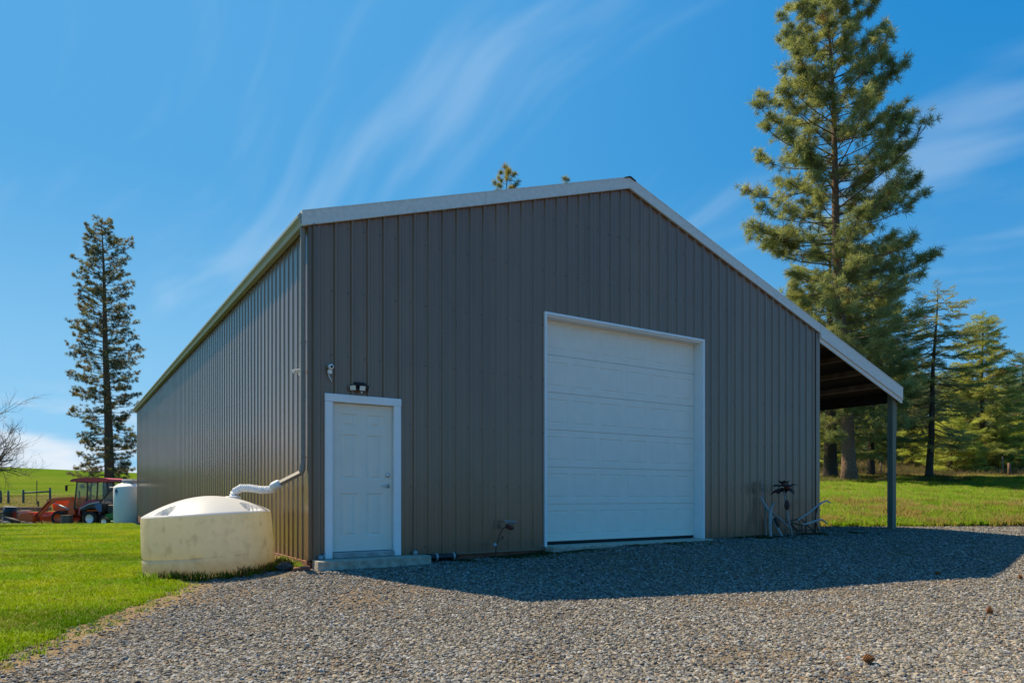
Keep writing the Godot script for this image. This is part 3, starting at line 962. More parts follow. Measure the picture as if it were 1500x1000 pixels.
func build_tank() -> void:
	var f := thing("water_tank", "squat cream plastic water tank with domed white top on the grass edge", "tank", Vector3(-4.02, -0.03, -9.3))
	f.scale = Vector3(0.915, 1.0, 0.915)
	f.rotation = Vector3(0.0, 0.0, 0.055)
	var R := 0.875
	var prof := []
	for p in [[0.0, 0.0], [0.60, 0.0], [0.80, 0.015], [0.865, 0.05], [0.885, 0.11], [0.887, 0.24], [0.887, 0.272], [0.887, 0.286], [0.887, 0.297], [0.887, 0.308], [0.887, 0.325], [0.886, 0.45], [0.882, 0.6], [0.876, 0.74], [0.873, 0.80], [0.870, 0.822], [0.858, 0.840], [0.84, 0.850]]: prof.append(Vector2(p[0], p[1]))
	for k in range(1, 61):
		var r := 0.84 * (1.0 - k / 60.0)
		prof.append(Vector2(r, 0.850 + 0.225 * (1.0 - pow(r / 0.84, 1.9))))
	var segs := 300
	var v := []
	for p in prof:
		var ring := PackedVector3Array()
		for j in segs:
			var a := TAU * j / segs
			var r: float = p.x
			var y: float = p.y
			for g in [-1.95, -0.31, 1.2, 2.75]:
				var da := absf(wrapf(a - g, -PI, PI)) * 0.87
				if y > 0.5:
					# a lifting lug: an arched pocket pressed into the edge of the dome
					var u := clampf(1.0 - pow(da / 0.15, 2.0), 0.0, 1.0)
					if u > 0.0 and r > 0.845 - 0.25 * sqrt(u) and r < 0.85 and y > 0.84: y = 0.846
			# the drain dip at the foot in front, and the long crease on the left
			var fa := absf(wrapf(a + 1.08, -PI, PI))
			if y < 0.09 and p.x > 0.7: y += 0.06 * smooth(0.075, 0.03, fa) * smooth(0.09, 0.0, y) * 1.0
			if p.y > 0.28 and p.y < 0.32: r -= 0.016 * (1.0 - absf(p.y - 0.297) / 0.02) * smooth(0.0, -0.12, wrapf(a + 1.2, -PI, PI))
			ring.append(Vector3(r * cos(a), y, -r * sin(a)))
		v.append(ring)
	var st: SurfaceTool
	for part in 2:
		st = mb(true)
		for k in prof.size() - 1:
			if (prof[k].y < 0.815) != (part == 0): continue
			for j in segs:
				var l := (j + 1) % segs
				if prof[k].x > 1e-4: tri(st, v[k][j], v[k][l], v[k + 1][l])
				if prof[k + 1].x > 1e-4: tri(st, v[k][j], v[k + 1][l], v[k + 1][j])
		obj(["shell", "dome"][part], st, [M.tank, M.tank_top][part], f)
	st = mb(true)
	lathe(st, [Vector2(0.14, 0.0), Vector2(0.15, 0.0), Vector2(0.15, 0.03), Vector2(0.13, 0.04), Vector2(0, 0.045)], 30, Transform3D(Basis.IDENTITY, Vector3(0.24, 1.015, -0.24)))
	obj("lid", st, M.white_plastic, f)

func build_cone(at: Vector3, size: float, lie: float, label: String) -> void:
	var st := mb()
	for k in 90:
		var t := k / 90.0
		var a := k * 2.39996
		var r := sin(PI * pow(t * 0.92 + 0.06, 0.8)) * 0.40
		var o := Vector3(cos(a), 0, sin(a))
		var s := Vector3(-sin(a), 0, cos(a)) * 0.095 * (1.15 - t * 0.6)
		var y := t * 0.95
		var root := Vector3(0, y + 0.02, 0) + o * 0.05
		var tip := Vector3(0, y + 0.05, 0) + o * (r + 0.06)
		var low := Vector3(0, y - 0.03, 0) + o * r
		quad(st, root - s * 0.4, low - s, low + s, root + s * 0.4)
		tri(st, low - s, tip, low + s)
		tri(st, root - s * 0.4, tip, low - s)
		tri(st, root + s * 0.4, low + s, tip)
	lathe(st, [Vector2(0, 0.02), Vector2(0.16, 0.1), Vector2(0.2, 0.4), Vector2(0.1, 0.8), Vector2(0, 0.95)], 8)
	var o := obj("pine_cone", st, M.cone)
	o.scale = Vector3(size, size, size)
	o.rotation = Vector3(0.0, at.x * 7.0, lie)
	o.position = Vector3(at.x, ground_y(at.x, -at.z) + 0.008 + 0.36 * size * sin(lie), at.z)
	tag(o, label, "pine cone", "pine cones on the gravel")

func petal(st: SurfaceTool, at: Vector3, dir: Vector3, up: Vector3, length: float, wide: float) -> void:
	var s := dir.cross(up).normalized() * wide / 2.0
	var n := up.normalized() * wide * 0.12
	var a := at
	var m := at + dir * length * 0.55
	var e := at + dir * length - up * length * 0.12
	for g in [1.0, -1.0]:
		var k: Vector3 = n * 0.06 * g
		if g > 0:
			tri(st, a + k, m - s + k, m + n + k); tri(st, a + k, m + n + k, m + s + k)
			tri(st, m - s + k, e + k, m + n + k); tri(st, m + n + k, e + k, m + s + k)
		else:
			tri(st, a + k, m + n + k, m - s + k); tri(st, a + k, m + s + k, m + n + k)
			tri(st, m - s + k, m + n + k, e + k); tri(st, m + n + k, m + s + k, e + k)

func build_flowers() -> void:
	# the small one on a bent stake
	var g := in_barn(Vector3(2.74, 0.0, 0.14))
	var f := thing("metal_flower", "small rusty metal flower on a bent stake left of the garage door", "garden ornament", Vector3(g.x, ground_y(g.x, -g.z), g.z), TURN)
	var st := mb(true)
	tube(st, [Vector3(0, -0.05, 0), Vector3(0.02, 0.15, 0), Vector3(0.07, 0.34, 0.01), Vector3(0.12, 0.43, 0.02), Vector3(0.185, 0.475, 0.03)], [0.0075], 7)
	obj("stem", st, M.rust, f)
	st = mb()
	var up := Vector3(0.25, 0.9, 0.25).normalized()
	for k in 16:
		var a := TAU * k / 16.0
		var d := (Vector3(cos(a), 0, sin(a)) * 0.75 + up * 0.65).normalized()
		petal(st, Vector3(0.235, 0.475, 0.04) + d * 0.03, d, up, 0.125, 0.022)
	obj("petals", st, M.palemetal, f)
	st = mb(true)
	lathe(st, [Vector2(0, -0.045), Vector2(0.05, -0.035), Vector2(0.07, -0.005), Vector2(0.06, 0.02), Vector2(0, 0.03)], 14, Transform3D(Basis(Vector3.BACK, -0.45), Vector3(0.235, 0.465, 0.04)))
	obj("flower_head", st, M.redrust, f)
	st = mb()
	petal(st, Vector3(0.045, 0.27, 0.0), Vector3(0.9, 0.15, 0.3).normalized(), Vector3.UP, 0.10, 0.04)
	petal(st, Vector3(0.105, 0.29, 0.02), Vector3(0.7, 0.7, 0.0).normalized(), Vector3.BACK, 0.05, 0.04)
	obj("leaf", st, M.rust, f)
	st = mb(true)
	lathe(st, [Vector2(0, -0.03), Vector2(0.028, -0.01), Vector2(0.02, 0.02), Vector2(0, 0.03)], 10, Transform3D(Basis.IDENTITY, Vector3(-0.02, 0.20, 0.03)))
	obj("bud", st, M.palemetal, f)
	# the big one
	g = in_barn(Vector3(9.36, 0.0, 0.34))
	f = thing("metal_flower", "large dark red metal flower on a pale stem among the old plow parts", "garden ornament", Vector3(g.x, ground_y(g.x, -g.z), g.z), TURN)
	st = mb(true)
	tube(st, [Vector3(0.16, -0.02, 0.10), Vector3(0.09, 0.35, 0.05), Vector3(0.05, 0.65, 0.02), Vector3(0.02, 0.93, 0.0)], [0.017], 8)
	obj("stem", st, M.palewood, f)
	st = mb()
	for k in 12:
		var a := TAU * k / 12.0
		var d := Vector3(cos(a), -0.12 + 0.42 * sin(a * 3.0 + 0.6), sin(a)).normalized()
		petal(st, Vector3(0.02, 0.98, 0.0) + d * 0.04, d, (Vector3.UP + d * 0.2).normalized(), 0.24 + 0.05 * sin(k * 2.1), 0.17)
	for k in 6:
		var a := TAU * k / 6.0 + 0.3
		var d := Vector3(cos(a) * 0.6, 0.7, sin(a) * 0.6).normalized()
		petal(st, Vector3(0.02, 0.99, 0.0) + d * 0.03, d, Vector3.UP, 0.15, 0.09)
	obj("petals", st, M.darkrust, f)
	st = mb(true)
	lathe(st, [Vector2(0, -0.05), Vector2(0.07, -0.03), Vector2(0.09, 0.0), Vector2(0.07, 0.03), Vector2(0, 0.045)], 14, Transform3D(Basis(Vector3.RIGHT, 0.9), Vector3(0.0, 1.0, 0.08)))
	obj("flower_head", st, M.redrust, f)
	st = mb(true)
	lathe(st, [Vector2(0, -0.11), Vector2(0.06, -0.07), Vector2(0.075, 0.0), Vector2(0.05, 0.08), Vector2(0, 0.11)], 12, Transform3D(Basis.from_euler(Vector3(0.2, 0, 0.1)).scaled(Vector3(1, 1, 0.4)), Vector3(0.035, 0.62, 0.06)))
	obj("bud", st, M.darkrust, f)
	# two curved pale timbers that cross, a thin stick and a leaning bar
	f = thing("curved_timber", "pale curved timber standing upright left of the large metal flower", "timber", in_barn(Vector3(8.98, 0.15, 0.18)), TURN)
	st = mb()
	tube(st, [Vector3(0.06, -0.02, 0.12), Vector3(0.05, 0.25, 0.10), Vector3(0.10, 0.5, 0.06), Vector3(0.19, 0.66, 0.03), Vector3(0.30, 0.76, 0.0)], [0.028, 0.032, 0.030, 0.026, 0.018], 8)
	obj("shaft", st, M.palewood, f)
	f = thing("leaning_timber", "grey timber leaning left across the pale curved timber", "timber", in_barn(Vector3(9.02, 0.15, 0.10)), TURN)
	st = mb()
	tube(st, [Vector3(0.42, -0.02, 0.22), Vector3(0.25, 0.3, 0.14), Vector3(0.1, 0.6, 0.07), Vector3(-0.02, 0.87, -0.02)], [0.028, 0.032, 0.032, 0.026], 8)
	obj("shaft", st, M.palewood, f)
	st = mb()
	box(st, Vector3(0.235, 0.36, 0.16), Vector3(0.06, 0.2, 0.05), Basis(Vector3.BACK, 0.45), 0.005)
	obj("iron_fitting", st, M.rust, f)
	f = thing("thin_stick", "thin pale stick rising behind the leaning timbers", "stick", in_barn(Vector3(9.08, 0.15, 0.05)), TURN)
	st = mb()
	tube(st, [Vector3(0.10, 0, 0.04), Vector3(0.06, 0.6, 0.02), Vector3(0.0, 1.22, -0.01)], [0.014, 0.013, 0.006], 6)
	obj("shaft", st, M.palewood, f)
	f = thing("leaning_pole", "slender pale pole sloping down to the right in front of the plow", "timber", in_barn(Vector3(9.25, 0.15, 0.24)), TURN)
	st = mb()
	tube(st, [Vector3(-0.06, 0.62, -0.1), Vector3(0.2, 0.4, 0.0), Vector3(0.44, 0.18, 0.08), Vector3(0.55, -0.01, 0.12)], [0.016, 0.02, 0.02, 0.018], 6)
	obj("shaft", st, M.palewood, f)

func build_plow() -> void:
	var f := thing("old_plow", "rusty antique walking plow with two wooden handles against the wall", "plow", in_barn(Vector3(9.85, 0.14, 0.30)), TURN)
	var st := mb()
	tube(st, [Vector3(-0.05, 0.40, 0.05), Vector3(0.35, 0.56, 0.05), Vector3(0.80, 0.76, 0.04), Vector3(0.98, 0.80, 0.03), Vector3(1.13, 0.755, 0.02)], [0.017, 0.02, 0.019, 0.017, 0.015], 8)
	obj("handle", st, M.palewood, f)
	st = mb()
	tube(st, [Vector3(-0.05, 0.32, 0.17), Vector3(0.25, 0.36, 0.17), Vector3(0.48, 0.41, 0.17), Vector3(0.62, 0.41, 0.17), Vector3(0.78, 0.33, 0.17)], [0.02, 0.022, 0.02, 0.017, 0.014], 8)
	obj("handle", st, M.palewood, f)
	st = mb()
	for b in [[Vector3(-0.35, 0.38, 0.02), Vector3(0.1, 0.44, 0.02)], [Vector3(-0.3, 0.38, 0.02), Vector3(-0.1, 0.2, 0.1)], [Vector3(-0.1, 0.2, 0.1), Vector3(0.62, 0.2, 0.1)], [Vector3(0.0, 0.02, 0.12), Vector3(0.0, 0.3, 0.12)],
			[Vector3(0.62, 0.02, 0.12), Vector3(0.46, 0.46, 0.1)], [Vector3(0.46, 0.42, 0.1), Vector3(0.66, 0.68, 0.04)], [Vector3(0.1, 0.44, 0.02), Vector3(0.42, 0.16, 0.12)], [Vector3(0.22, 0.02, 0.06), Vector3(0.22, 0.4, 0.06)],
			[Vector3(0.4, 0.02, 0.14), Vector3(0.4, 0.34, 0.14)], [Vector3(-0.28, 0.36, 0.06), Vector3(0.05, 0.30, 0.16)], [Vector3(-0.05, 0.12, 0.0), Vector3(0.6, 0.12, 0.0)]]:
		tube(st, [b[0], b[1]], [0.012, 0.014], 6)
	obj("frame", st, M.rust, f)
	st = mb()
	box(st, Vector3(0.33, 0.035, 0.1), Vector3(0.85, 0.05, 0.07), Basis(Vector3.BACK, 0.02), 0.006)
	box(st, Vector3(0.12, 0.015, 0.22), Vector3(0.28, 0.02, 0.12), Basis.IDENTITY, 0.004)
	obj("runner", st, M.rust, f)
	st = mb()
	petal(st, Vector3(-0.25, 0.3, 0.06), Vector3(0.7, -0.7, 0.2).normalized(), Vector3(0.3, 0.4, 0.8).normalized(), 0.34, 0.16)
	obj("share", st, M.rust, f)

# ---------------------------------------------------------------- trees
func pine_tuft(seed_: int, n: int, length: float, wide: float) -> Mesh:      # long needles bursting from the end of a twig that points along +y
	var r := RandomNumberGenerator.new()
	r.seed = seed_
	var st := mb()
	for k in n:
		var a := r.randf() * TAU
		var e := acos(r.randf_range(-0.35, 0.98))
		var d := Vector3(sin(e) * cos(a), cos(e), sin(e) * sin(a))
		var o := Vector3(0, r.randf_range(-0.35, 0.1) * length, 0)
		var s := d.cross(Vector3(r.randf_range(-1, 1), r.randf_range(-1, 1), r.randf_range(-1, 1))).normalized() * wide / 2.0
		var l := length * r.randf_range(0.7, 1.1)
		var m := o + d * l * 0.55 + Vector3(0, 0.02 * length, 0)
		tri(st, o - s * 0.6, m - s, m + s)
		tri(st, o - s * 0.6, m + s, o + s * 0.6)
		tri(st, m - s, o + d * l - Vector3(0, l * 0.06, 0), m + s)
	st.generate_normals()
	return st.commit()

func fir_spray(seed_: int, n: int, length: float, wide: float) -> Mesh:      # a drooping spray of short needled twigs along +z
	var r := RandomNumberGenerator.new()
	r.seed = seed_
	var st := mb()
	for k in n:
		var u := (k + 0.5) / n
		for s in [-1.0, 1.0]:
			if r.randf() < 0.1: continue
			var l: float = length * 0.44 * sin(PI * pow(u, 0.7) * 0.86 + 0.35) * r.randf_range(0.55, 1.15)
			var o := Vector3(0, -0.10 * u * u * length, u * length)
			var d := Vector3(s * r.randf_range(0.45, 0.95), r.randf_range(-0.65, 0.45), r.randf_range(0.3, 0.9)).normalized()
			var side := d.cross(Vector3(r.randf_range(-1, 1), r.randf_range(-1, 1), r.randf_range(-1, 1))).normalized()
			for j in 5:                                   # pairs of short needle bunches up the twig
				var p := o + d * l * (0.12 + 0.20 * j)
				var across := (side * cos(j * 1.3) + d.cross(side) * sin(j * 1.3)).normalized()
				var q := p + (d * 0.9 + across * 0.75) * l * 0.26
				var w := p + (d * 0.9 - across * 0.75) * l * 0.26
				var e := d.cross(across) * wide * 0.25 + d * wide * 0.3
				tri(st, p - e, p + e, q)
				tri(st, p + e, p - e, w)
			var tip := o + d * l
			tri(st, o - side * wide * 0.22, o + side * wide * 0.22, tip)
	st.generate_normals()
	return st.commit()

# one conifer: trunk, limbs with twigs, and a crown of instanced sprays
func conifer(called: String, label: String, at: Vector3, o: Dictionary, group := "") -> Node3D:
	var r := RandomNumberGenerator.new()
	r.seed = o.seed
	var H: float = o.height
	var t := thing(called, label, "tree", at, 0.0, group)
	var lean: Vector3 = o.get("lean", Vector3.ZERO)
	var st := mb(true)
	var tp := []
	var tr := []
	var R: float = o.trunk
	for k in 25:
		var u := k / 24.0
		tp.append(lean * u + Vector3(sin(u * 9.0 + o.seed) * 0.006 * H * (1.0 - u) * u * 2.0, u * H * 0.985 - 0.25 * (1.0 - u), cos(u * 7.0 + o.seed) * 0.005 * H * u))
		tr.append(maxf(R * (pow(1.0 - u, 0.85) + 0.45 * exp(-u * 45.0)), 0.012))
	tube(st, tp, tr, 14)
	var trunk := obj("trunk", st, o.bark, t)
	st = mb(true)
	var n: int = o.limbs
	var base: float = o.base
	var bufs := [PackedFloat32Array(), PackedFloat32Array(), PackedFloat32Array()]
	var pine: bool = o.get("pine", false)
	var prof: Array = o.profile
	var dens: float = o.get("dense", 1.0)
	var ca: Color = o.dark
	var cb: Color = o.light
	for k in n:
		var u := (k + r.randf()) / n
		u = pow(u, o.get("crowd", 0.9))
		var h := lerpf(base, 0.975, u)
		var az := k * 2.39996 + r.randf_range(-0.5, 0.5)
		var L: float = steps(u, o.stops, prof) * r.randf_range(0.55, 1.12)
		if r.randf() < 0.10: L *= 1.2
		for special in o.get("boughs", []):
			if absf(u - special[0]) < 0.5 / n: az = special[1]; L = special[2]
		if L < 0.08: continue
		var out := Vector3(cos(az), 0, sin(az))
		var f := h * 24.0 / 0.985
		var i := clampi(int(f), 0, 23)
		var o0: Vector3 = tp[i].lerp(tp[i + 1], clampf(f - i, 0, 1))
		var rise: float = lerpf(o.rise_low, o.rise_top, u) + r.randf_range(-0.22, 0.22)
		var sag: float = o.get("sag", 0.0)
		var curl: float = o.get("curl", 0.25)
		var pts := []
		var rad := []
		var side_w := r.randf_range(-0.18, 0.18)
		var side0 := out.cross(Vector3.UP)
		for q in 7:
			var v := q / 6.0
			pts.append(o0 + out * L * v + Vector3.UP * L * (rise * v - sag * v * v + curl * v * v * v) + side0 * L * side_w * v * v)
			rad.append(maxf((0.012 + 0.017 * L / 2.0) * (1.0 - v * 0.85), 0.006) * o.get("limb_thick", 1.0))
		tube(st, pts, rad, 5, false)
		var bare: bool = r.randf() < (o.get("bare", 0.0) if u < 0.85 else o.get("bare_top", o.get("bare", 0.0)))
		var nt := int(ceil(L * o.per_metre * dens * (0.15 if bare else 1.0)))
		var tone := r.randf()
		for j in nt:
			var v: float = lerpf(o.get("inner", 0.25), 1.0, pow(r.randf(), 0.7))
			if j == 0: v = 1.0
			var fi := v * 6.0
			var ii := clampi(int(fi), 0, 5)
			var p0: Vector3 = pts[ii].lerp(pts[ii + 1], fi - ii)
			var along: Vector3 = (pts[ii + 1] - pts[ii]).normalized()
			var sd := 1.0 if r.randf() < 0.5 else -1.0
			var fan: float = r.randf_range(0.35, 1.15) * (0.0 if j == 0 else 1.0)
			var dir := (along * cos(fan) + side0 * sd * sin(fan) + Vector3.UP * (r.randf_range(-0.55, 0.75) if pine else r.randf_range(-0.25, 0.08))).normalized()
			var tl: float = (0.14 + 0.34 * L * (1.0 - v * 0.75)) * r.randf_range(0.4, 1.0) * (0.2 if j == 0 else 1.0)
			var p1 := p0 + dir * tl + Vector3.UP * tl * (0.25 if pine else -0.10)
			if j % 2 == 0 or pine: tube(st, [p0, p0.lerp(p1, 0.6) + Vector3.UP * tl * -0.03, p1], [0.011, 0.008, 0.006], 3, false)
			var shine := clampf(r.randf() * 0.6 + tone * 0.4, 0.0, 1.0)
			var c := ca.lerp(cb, shine) * r.randf_range(0.8, 1.15)
			if r.randf() < o.get("brown", 0.04): c = Color(0.26, 0.17, 0.07)
			if pine:
				var y := (dir + Vector3.UP * 0.65).normalized()
				var x := y.cross(Vector3(r.randf_range(-1, 1), 0.1, r.randf_range(-1, 1))).normalized()
				var s := r.randf_range(0.7, 1.15) * float(o.tuft)
				push(bufs[j % 3], Basis(x, y, x.cross(y)).scaled_local(Vector3(s, s, s)), p1, c)
				if r.randf() < 0.55:
					s *= 0.8
					push(bufs[(j + 1) % 3], Basis(x, y, x.cross(y)).scaled_local(Vector3(s, s, s)), p0.lerp(p1, 0.45) + Vector3.UP * 0.03, c * 0.95)
			else:
				var z := dir
				var x := Vector3.UP.cross(z).normalized()
				var b := Basis(x, z.cross(x), z) * Basis(Vector3.BACK, r.randf_range(-0.5, 0.5))
				var s := r.randf_range(0.7, 1.25) * float(o.tuft)
				push(bufs[j % 3], b.scaled_local(Vector3(s, s, s)), p0.lerp(p1, 0.35), c)
	obj("branches", st, o.get("limb_bark", o.bark), trunk)
	if pine:                                     # the leader
		for k in 5: push(bufs[k % 3], Basis(Vector3.UP, k * 1.3).scaled_local(Vector3.ONE * float(o.tuft)), tp[24] + Vector3(0, -0.25 * k, 0), ca.lerp(cb, 0.5))
	else:
		for k in 8: push(bufs[k % 3], Basis(Vector3.UP, k * 2.4) * Basis(Vector3.RIGHT, -0.7).scaled_local(Vector3.ONE * float(o.tuft) * 0.5), tp[24] + Vector3(0, -0.12 * k, 0), ca.lerp(cb, 0.5))
	var crown := Node3D.new()
	crown.name = "crown"
	t.add_child(crown, true)
	for k in 3: many("foliage", o.mesh[k], o.leaf, bufs[k], crown)
	return t

func on_ground(px: float, d: float) -> Vector3:              # px: how far right of the axis per metre of distance
	var x := px * d
	return Vector3(x, ground_y(x, d), -d)

func build_trees() -> void:
	var tufts := [pine_tuft(1, 40, 0.38, 0.017), pine_tuft(2, 46, 0.42, 0.016), pine_tuft(3, 34, 0.34, 0.018)]
	var fine := [pine_tuft(4, 34, 0.20, 0.015), pine_tuft(5, 38, 0.22, 0.015), pine_tuft(6, 30, 0.18, 0.016)]
	var sprays := [fir_spray(1, 9, 0.62, 0.035), fir_spray(2, 10, 0.70, 0.036), fir_spray(3, 8, 0.55, 0.034)]
	# the tall pine behind the lean-to
	conifer("ponderosa_pine", "very tall pine rising beyond the lean-to, its top out of frame", on_ground(0.4853, 38.0), {
		"seed": 7, "height": 27.6, "trunk": 0.37, "lean": Vector3(-1.45, 0, 0.3), "limbs": 230, "base": 0.10, "stops": [0.0, 0.08, 0.25, 0.5, 0.65, 0.8, 0.92, 1.0], "profile": [2.4, 3.3, 4.0, 4.3, 3.9, 3.0, 2.0, 0.4], "crowd": 0.92,
		"rise_low": -0.12, "rise_top": 0.55, "sag": 0.25, "curl": 0.38, "per_metre": 6.2, "tuft": 1.1, "pine": true, "mesh": tufts, "leaf": M.needles, "bark": M.bark, "limb_bark": M.twig, "brown": 0.012, "dark": Color(0.14, 0.18, 0.075), "light": Color(0.47, 0.49, 0.23),
		"boughs": [[0.49, 0.15, 4.0], [0.60, -0.1, 4.0], [0.72, 0.1, 3.3], [0.43, 3.3, 4.6], [0.62, 3.0, 4.3], [0.79, 0.2, 2.7]]}, "conifers on the right")
	# the slender pine beyond the tractor
	conifer("ponderosa_pine", "slender sparse pine standing alone beyond the tractor", on_ground(-0.5775, 45.0), {
		"seed": 12, "height": 19.2, "trunk": 0.33, "lean": Vector3(-0.5, 0, 0), "limbs": 260, "base": 0.12, "stops": [0.0, 0.12, 0.3, 0.5, 0.7, 0.85, 0.95, 1.0], "profile": [1.7, 2.0, 1.9, 2.1, 1.6, 1.5, 1.0, 0.3], "crowd": 1.0,
		"rise_low": -0.30, "rise_top": 0.45, "sag": 0.15, "curl": 0.25, "per_metre": 9.5, "tuft": 0.85, "pine": true, "mesh": fine, "leaf": M.needles, "bark": M.bark, "limb_bark": M.twig, "dark": Color(0.096, 0.120, 0.078), "light": Color(0.264, 0.264, 0.156), "brown": 0.14,
		"boughs": [[0.02, 3.2, 2.7], [0.05, 0.2, 2.4]]})
	# two pine tops that show above the roof
	conifer("ponderosa_pine", "pine whose top shows above the left slope of the roof", on_ground(-0.008, 58.0), {
		"seed": 17, "height": 27.4, "trunk": 0.34, "limbs": 26, "base": 0.74, "stops": [0.0, 0.35, 0.6, 0.85, 1.0], "profile": [2.6, 2.3, 1.4, 0.8, 0.2], "rise_low": 0.1, "rise_top": 0.5, "curl": 0.35, "per_metre": 7.0, "tuft": 1.1, "pine": true,
		"mesh": tufts, "leaf": M.needles, "bark": M.bark, "limb_bark": M.twig, "dark": Color(0.111, 0.159, 0.057), "light": Color(0.381, 0.319, 0.095)})
	conifer("ponderosa_pine", "small pine tip showing above the roof near the ridge", on_ground(0.0775, 62.0), {
		"seed": 19, "height": 27.05, "trunk": 0.3, "limbs": 18, "base": 0.8, "stops": [0.0, 0.6, 1.0], "profile": [1.4, 0.8, 0.2], "rise_low": 0.1, "rise_top": 0.5, "curl": 0.35, "per_metre": 7.0, "tuft": 1.0, "pine": true,
		"mesh": tufts, "leaf": M.needles, "bark": M.bark, "limb_bark": M.twig, "dark": Color(0.111, 0.159, 0.057), "light": Color(0.381, 0.319, 0.095)})
	# firs on the right
	var fir := {"stops": [0.0, 0.15, 0.4, 0.7, 0.9, 1.0], "profile": [2.4, 3.1, 2.9, 1.9, 0.9, 0.2], "rise_low": -0.30, "rise_top": 0.25, "sag": 0.15, "curl": 0.22, "per_metre": 8.5, "tuft": 1.15, "mesh": sprays, "leaf": M.needles, "bark": M.dark_bark, "limb_bark": M.twig, "inner": 0.12}
	var g := "conifers on the right"
	conifer("fir_tree", "thick dark trunk of a fir left of the tall pine, seen under the lean-to", on_ground(0.458, 42.5), fir.merged({"seed": 23, "height": 15.5, "trunk": 0.42, "limbs": 110, "base": 0.13, "profile": [2.6, 3.6, 3.9, 2.8, 1.2, 0.3], "dark": Color(0.140, 0.210, 0.088), "light": Color(0.442, 0.457, 0.178)}, true), g)
	conifer("fir_tree", "dark green fir with a short slim trunk between the tall pine and the lean-to post", on_ground(0.5165, 46.0), fir.merged({"seed": 29, "height": 15.0, "trunk": 0.24, "limbs": 120, "base": 0.14, "profile": [2.4, 3.5, 3.5, 2.5, 1.2, 0.3], "dark": Color(0.097, 0.168, 0.098), "light": Color(0.302, 0.362, 0.154)}, true), g)
	conifer("fir_tree", "thin fir with bare upper branches right of the lean-to post", on_ground(0.599, 44.0), fir.merged({"seed": 31, "height": 12.2, "trunk": 0.23, "lean": Vector3(0.55, 0, 0), "limbs": 84, "base": 0.20, "profile": [2.3, 2.7, 2.6, 2.4, 1.5, 0.4], "per_metre": 5.6, "bare": 0.12, "bare_top": 0.75, "limb_thick": 1.3, "rise_top": 0.1, "dark": Color(0.159, 0.210, 0.108), "light": Color(0.499, 0.475, 0.194)}, true), g)
	conifer("fir_tree", "tall full fir with yellow green lower boughs right of the thin fir", on_ground(0.676, 53.0), fir.merged({"seed": 37, "height": 12.3, "trunk": 0.26, "limbs": 170, "base": 0.05, "profile": [3.3, 3.7, 2.8, 1.6, 0.8, 0.2], "dark": Color(0.181, 0.270, 0.118), "light": Color(0.600, 0.571, 0.154)}, true), g)
	conifer("fir_tree", "fir with a pointed top at the right edge of the photograph", on_ground(0.735, 60.0), fir.merged({"seed": 41, "height": 10.4, "trunk": 0.24, "limbs": 130, "base": 0.05, "profile": [2.4, 2.8, 2.3, 1.4, 0.7, 0.2], "dark": Color(0.105, 0.173, 0.118), "light": Color(0.302, 0.362, 0.201)}, true), g)
	# the wood behind
	var a := conifer("forest_fir", "hazy dark fir behind the thin fir, just right of the lean-to roof's end", on_ground(0.568, 66.0), fir.merged({"seed": 43, "height": 10.0, "trunk": 0.2, "limbs": 120, "base": 0.06, "profile": [2.6, 3.2, 2.9, 2.0, 1.0, 0.3], "tuft": 1.35, "per_metre": 6.5, "dark": Color(0.200, 0.247, 0.154), "light": Color(0.523, 0.498, 0.228)}, true), "firs in the wood behind")
	var b := conifer("forest_fir", "dull green fir in the wood between the full fir and the thin fir", on_ground(0.64, 70.0), fir.merged({"seed": 47, "height": 10.5, "trunk": 0.2, "limbs": 120, "base": 0.06, "profile": [2.9, 3.5, 3.0, 2.0, 0.9, 0.3], "tuft": 1.4, "per_metre": 6.0, "dark": Color(0.113, 0.173, 0.118), "light": Color(0.363, 0.401, 0.201)}, true), "firs in the wood behind")
	var spots := [[0.425, 60, 1.1, 0, "leftmost wood fir, seen past the barn's right corner under the lean-to"], [0.455, 72, 1.0, 1, "wood fir behind the thick dark trunk under the lean-to"], [0.495, 64, 0.95, 0, "wood fir between the tall pine's trunk and the slim trunk"],
		[0.535, 75, 1.15, 1, "wood fir seen just left of the lean-to post"], [0.605, 80, 1.1, 1, "wood fir low behind the thin fir's trunk"], [0.705, 72, 1.0, 0, "wood fir in the dip between the two pointed firs at the right"],
		[0.725, 84, 1.05, 1, "farther wood fir left of the edge fir"], [0.76, 70, 1.0, 1, "wood fir cut by the right edge of the photograph"], [0.665, 90, 1.1, 0, "farthest wood fir behind the full fir"], [0.80, 62, 1.0, 0, "wood fir just beyond the right edge"],
		[0.475, 88, 1.1, 1, "far wood fir behind the tall pine's trunk"], [0.585, 92, 1.2, 0, "far wood fir behind the post's right side"], [0.40, 70, 1.1, 1, "far wood fir close beside the barn's right corner"]]
	for s in spots:
		copy_of([a, b][s[3]], on_ground(s[0], s[1]), s[0] * 40.0, s[2], s[4])
	# young firs and bushes at the edge of the wood
	var y := conifer("young_fir", "bushy yellow green young fir at the foot of the full fir", on_ground(0.632, 50.5), fir.merged({"seed": 53, "height": 4.6, "trunk": 0.08, "limbs": 70, "base": 0.04, "profile": [2.0, 2.2, 1.8, 1.2, 0.6, 0.2], "per_metre": 10.0, "tuft": 0.95, "dark": Color(0.284, 0.362, 0.108), "light": Color(0.680, 0.688, 0.154)}, true), "young firs at the wood's edge")
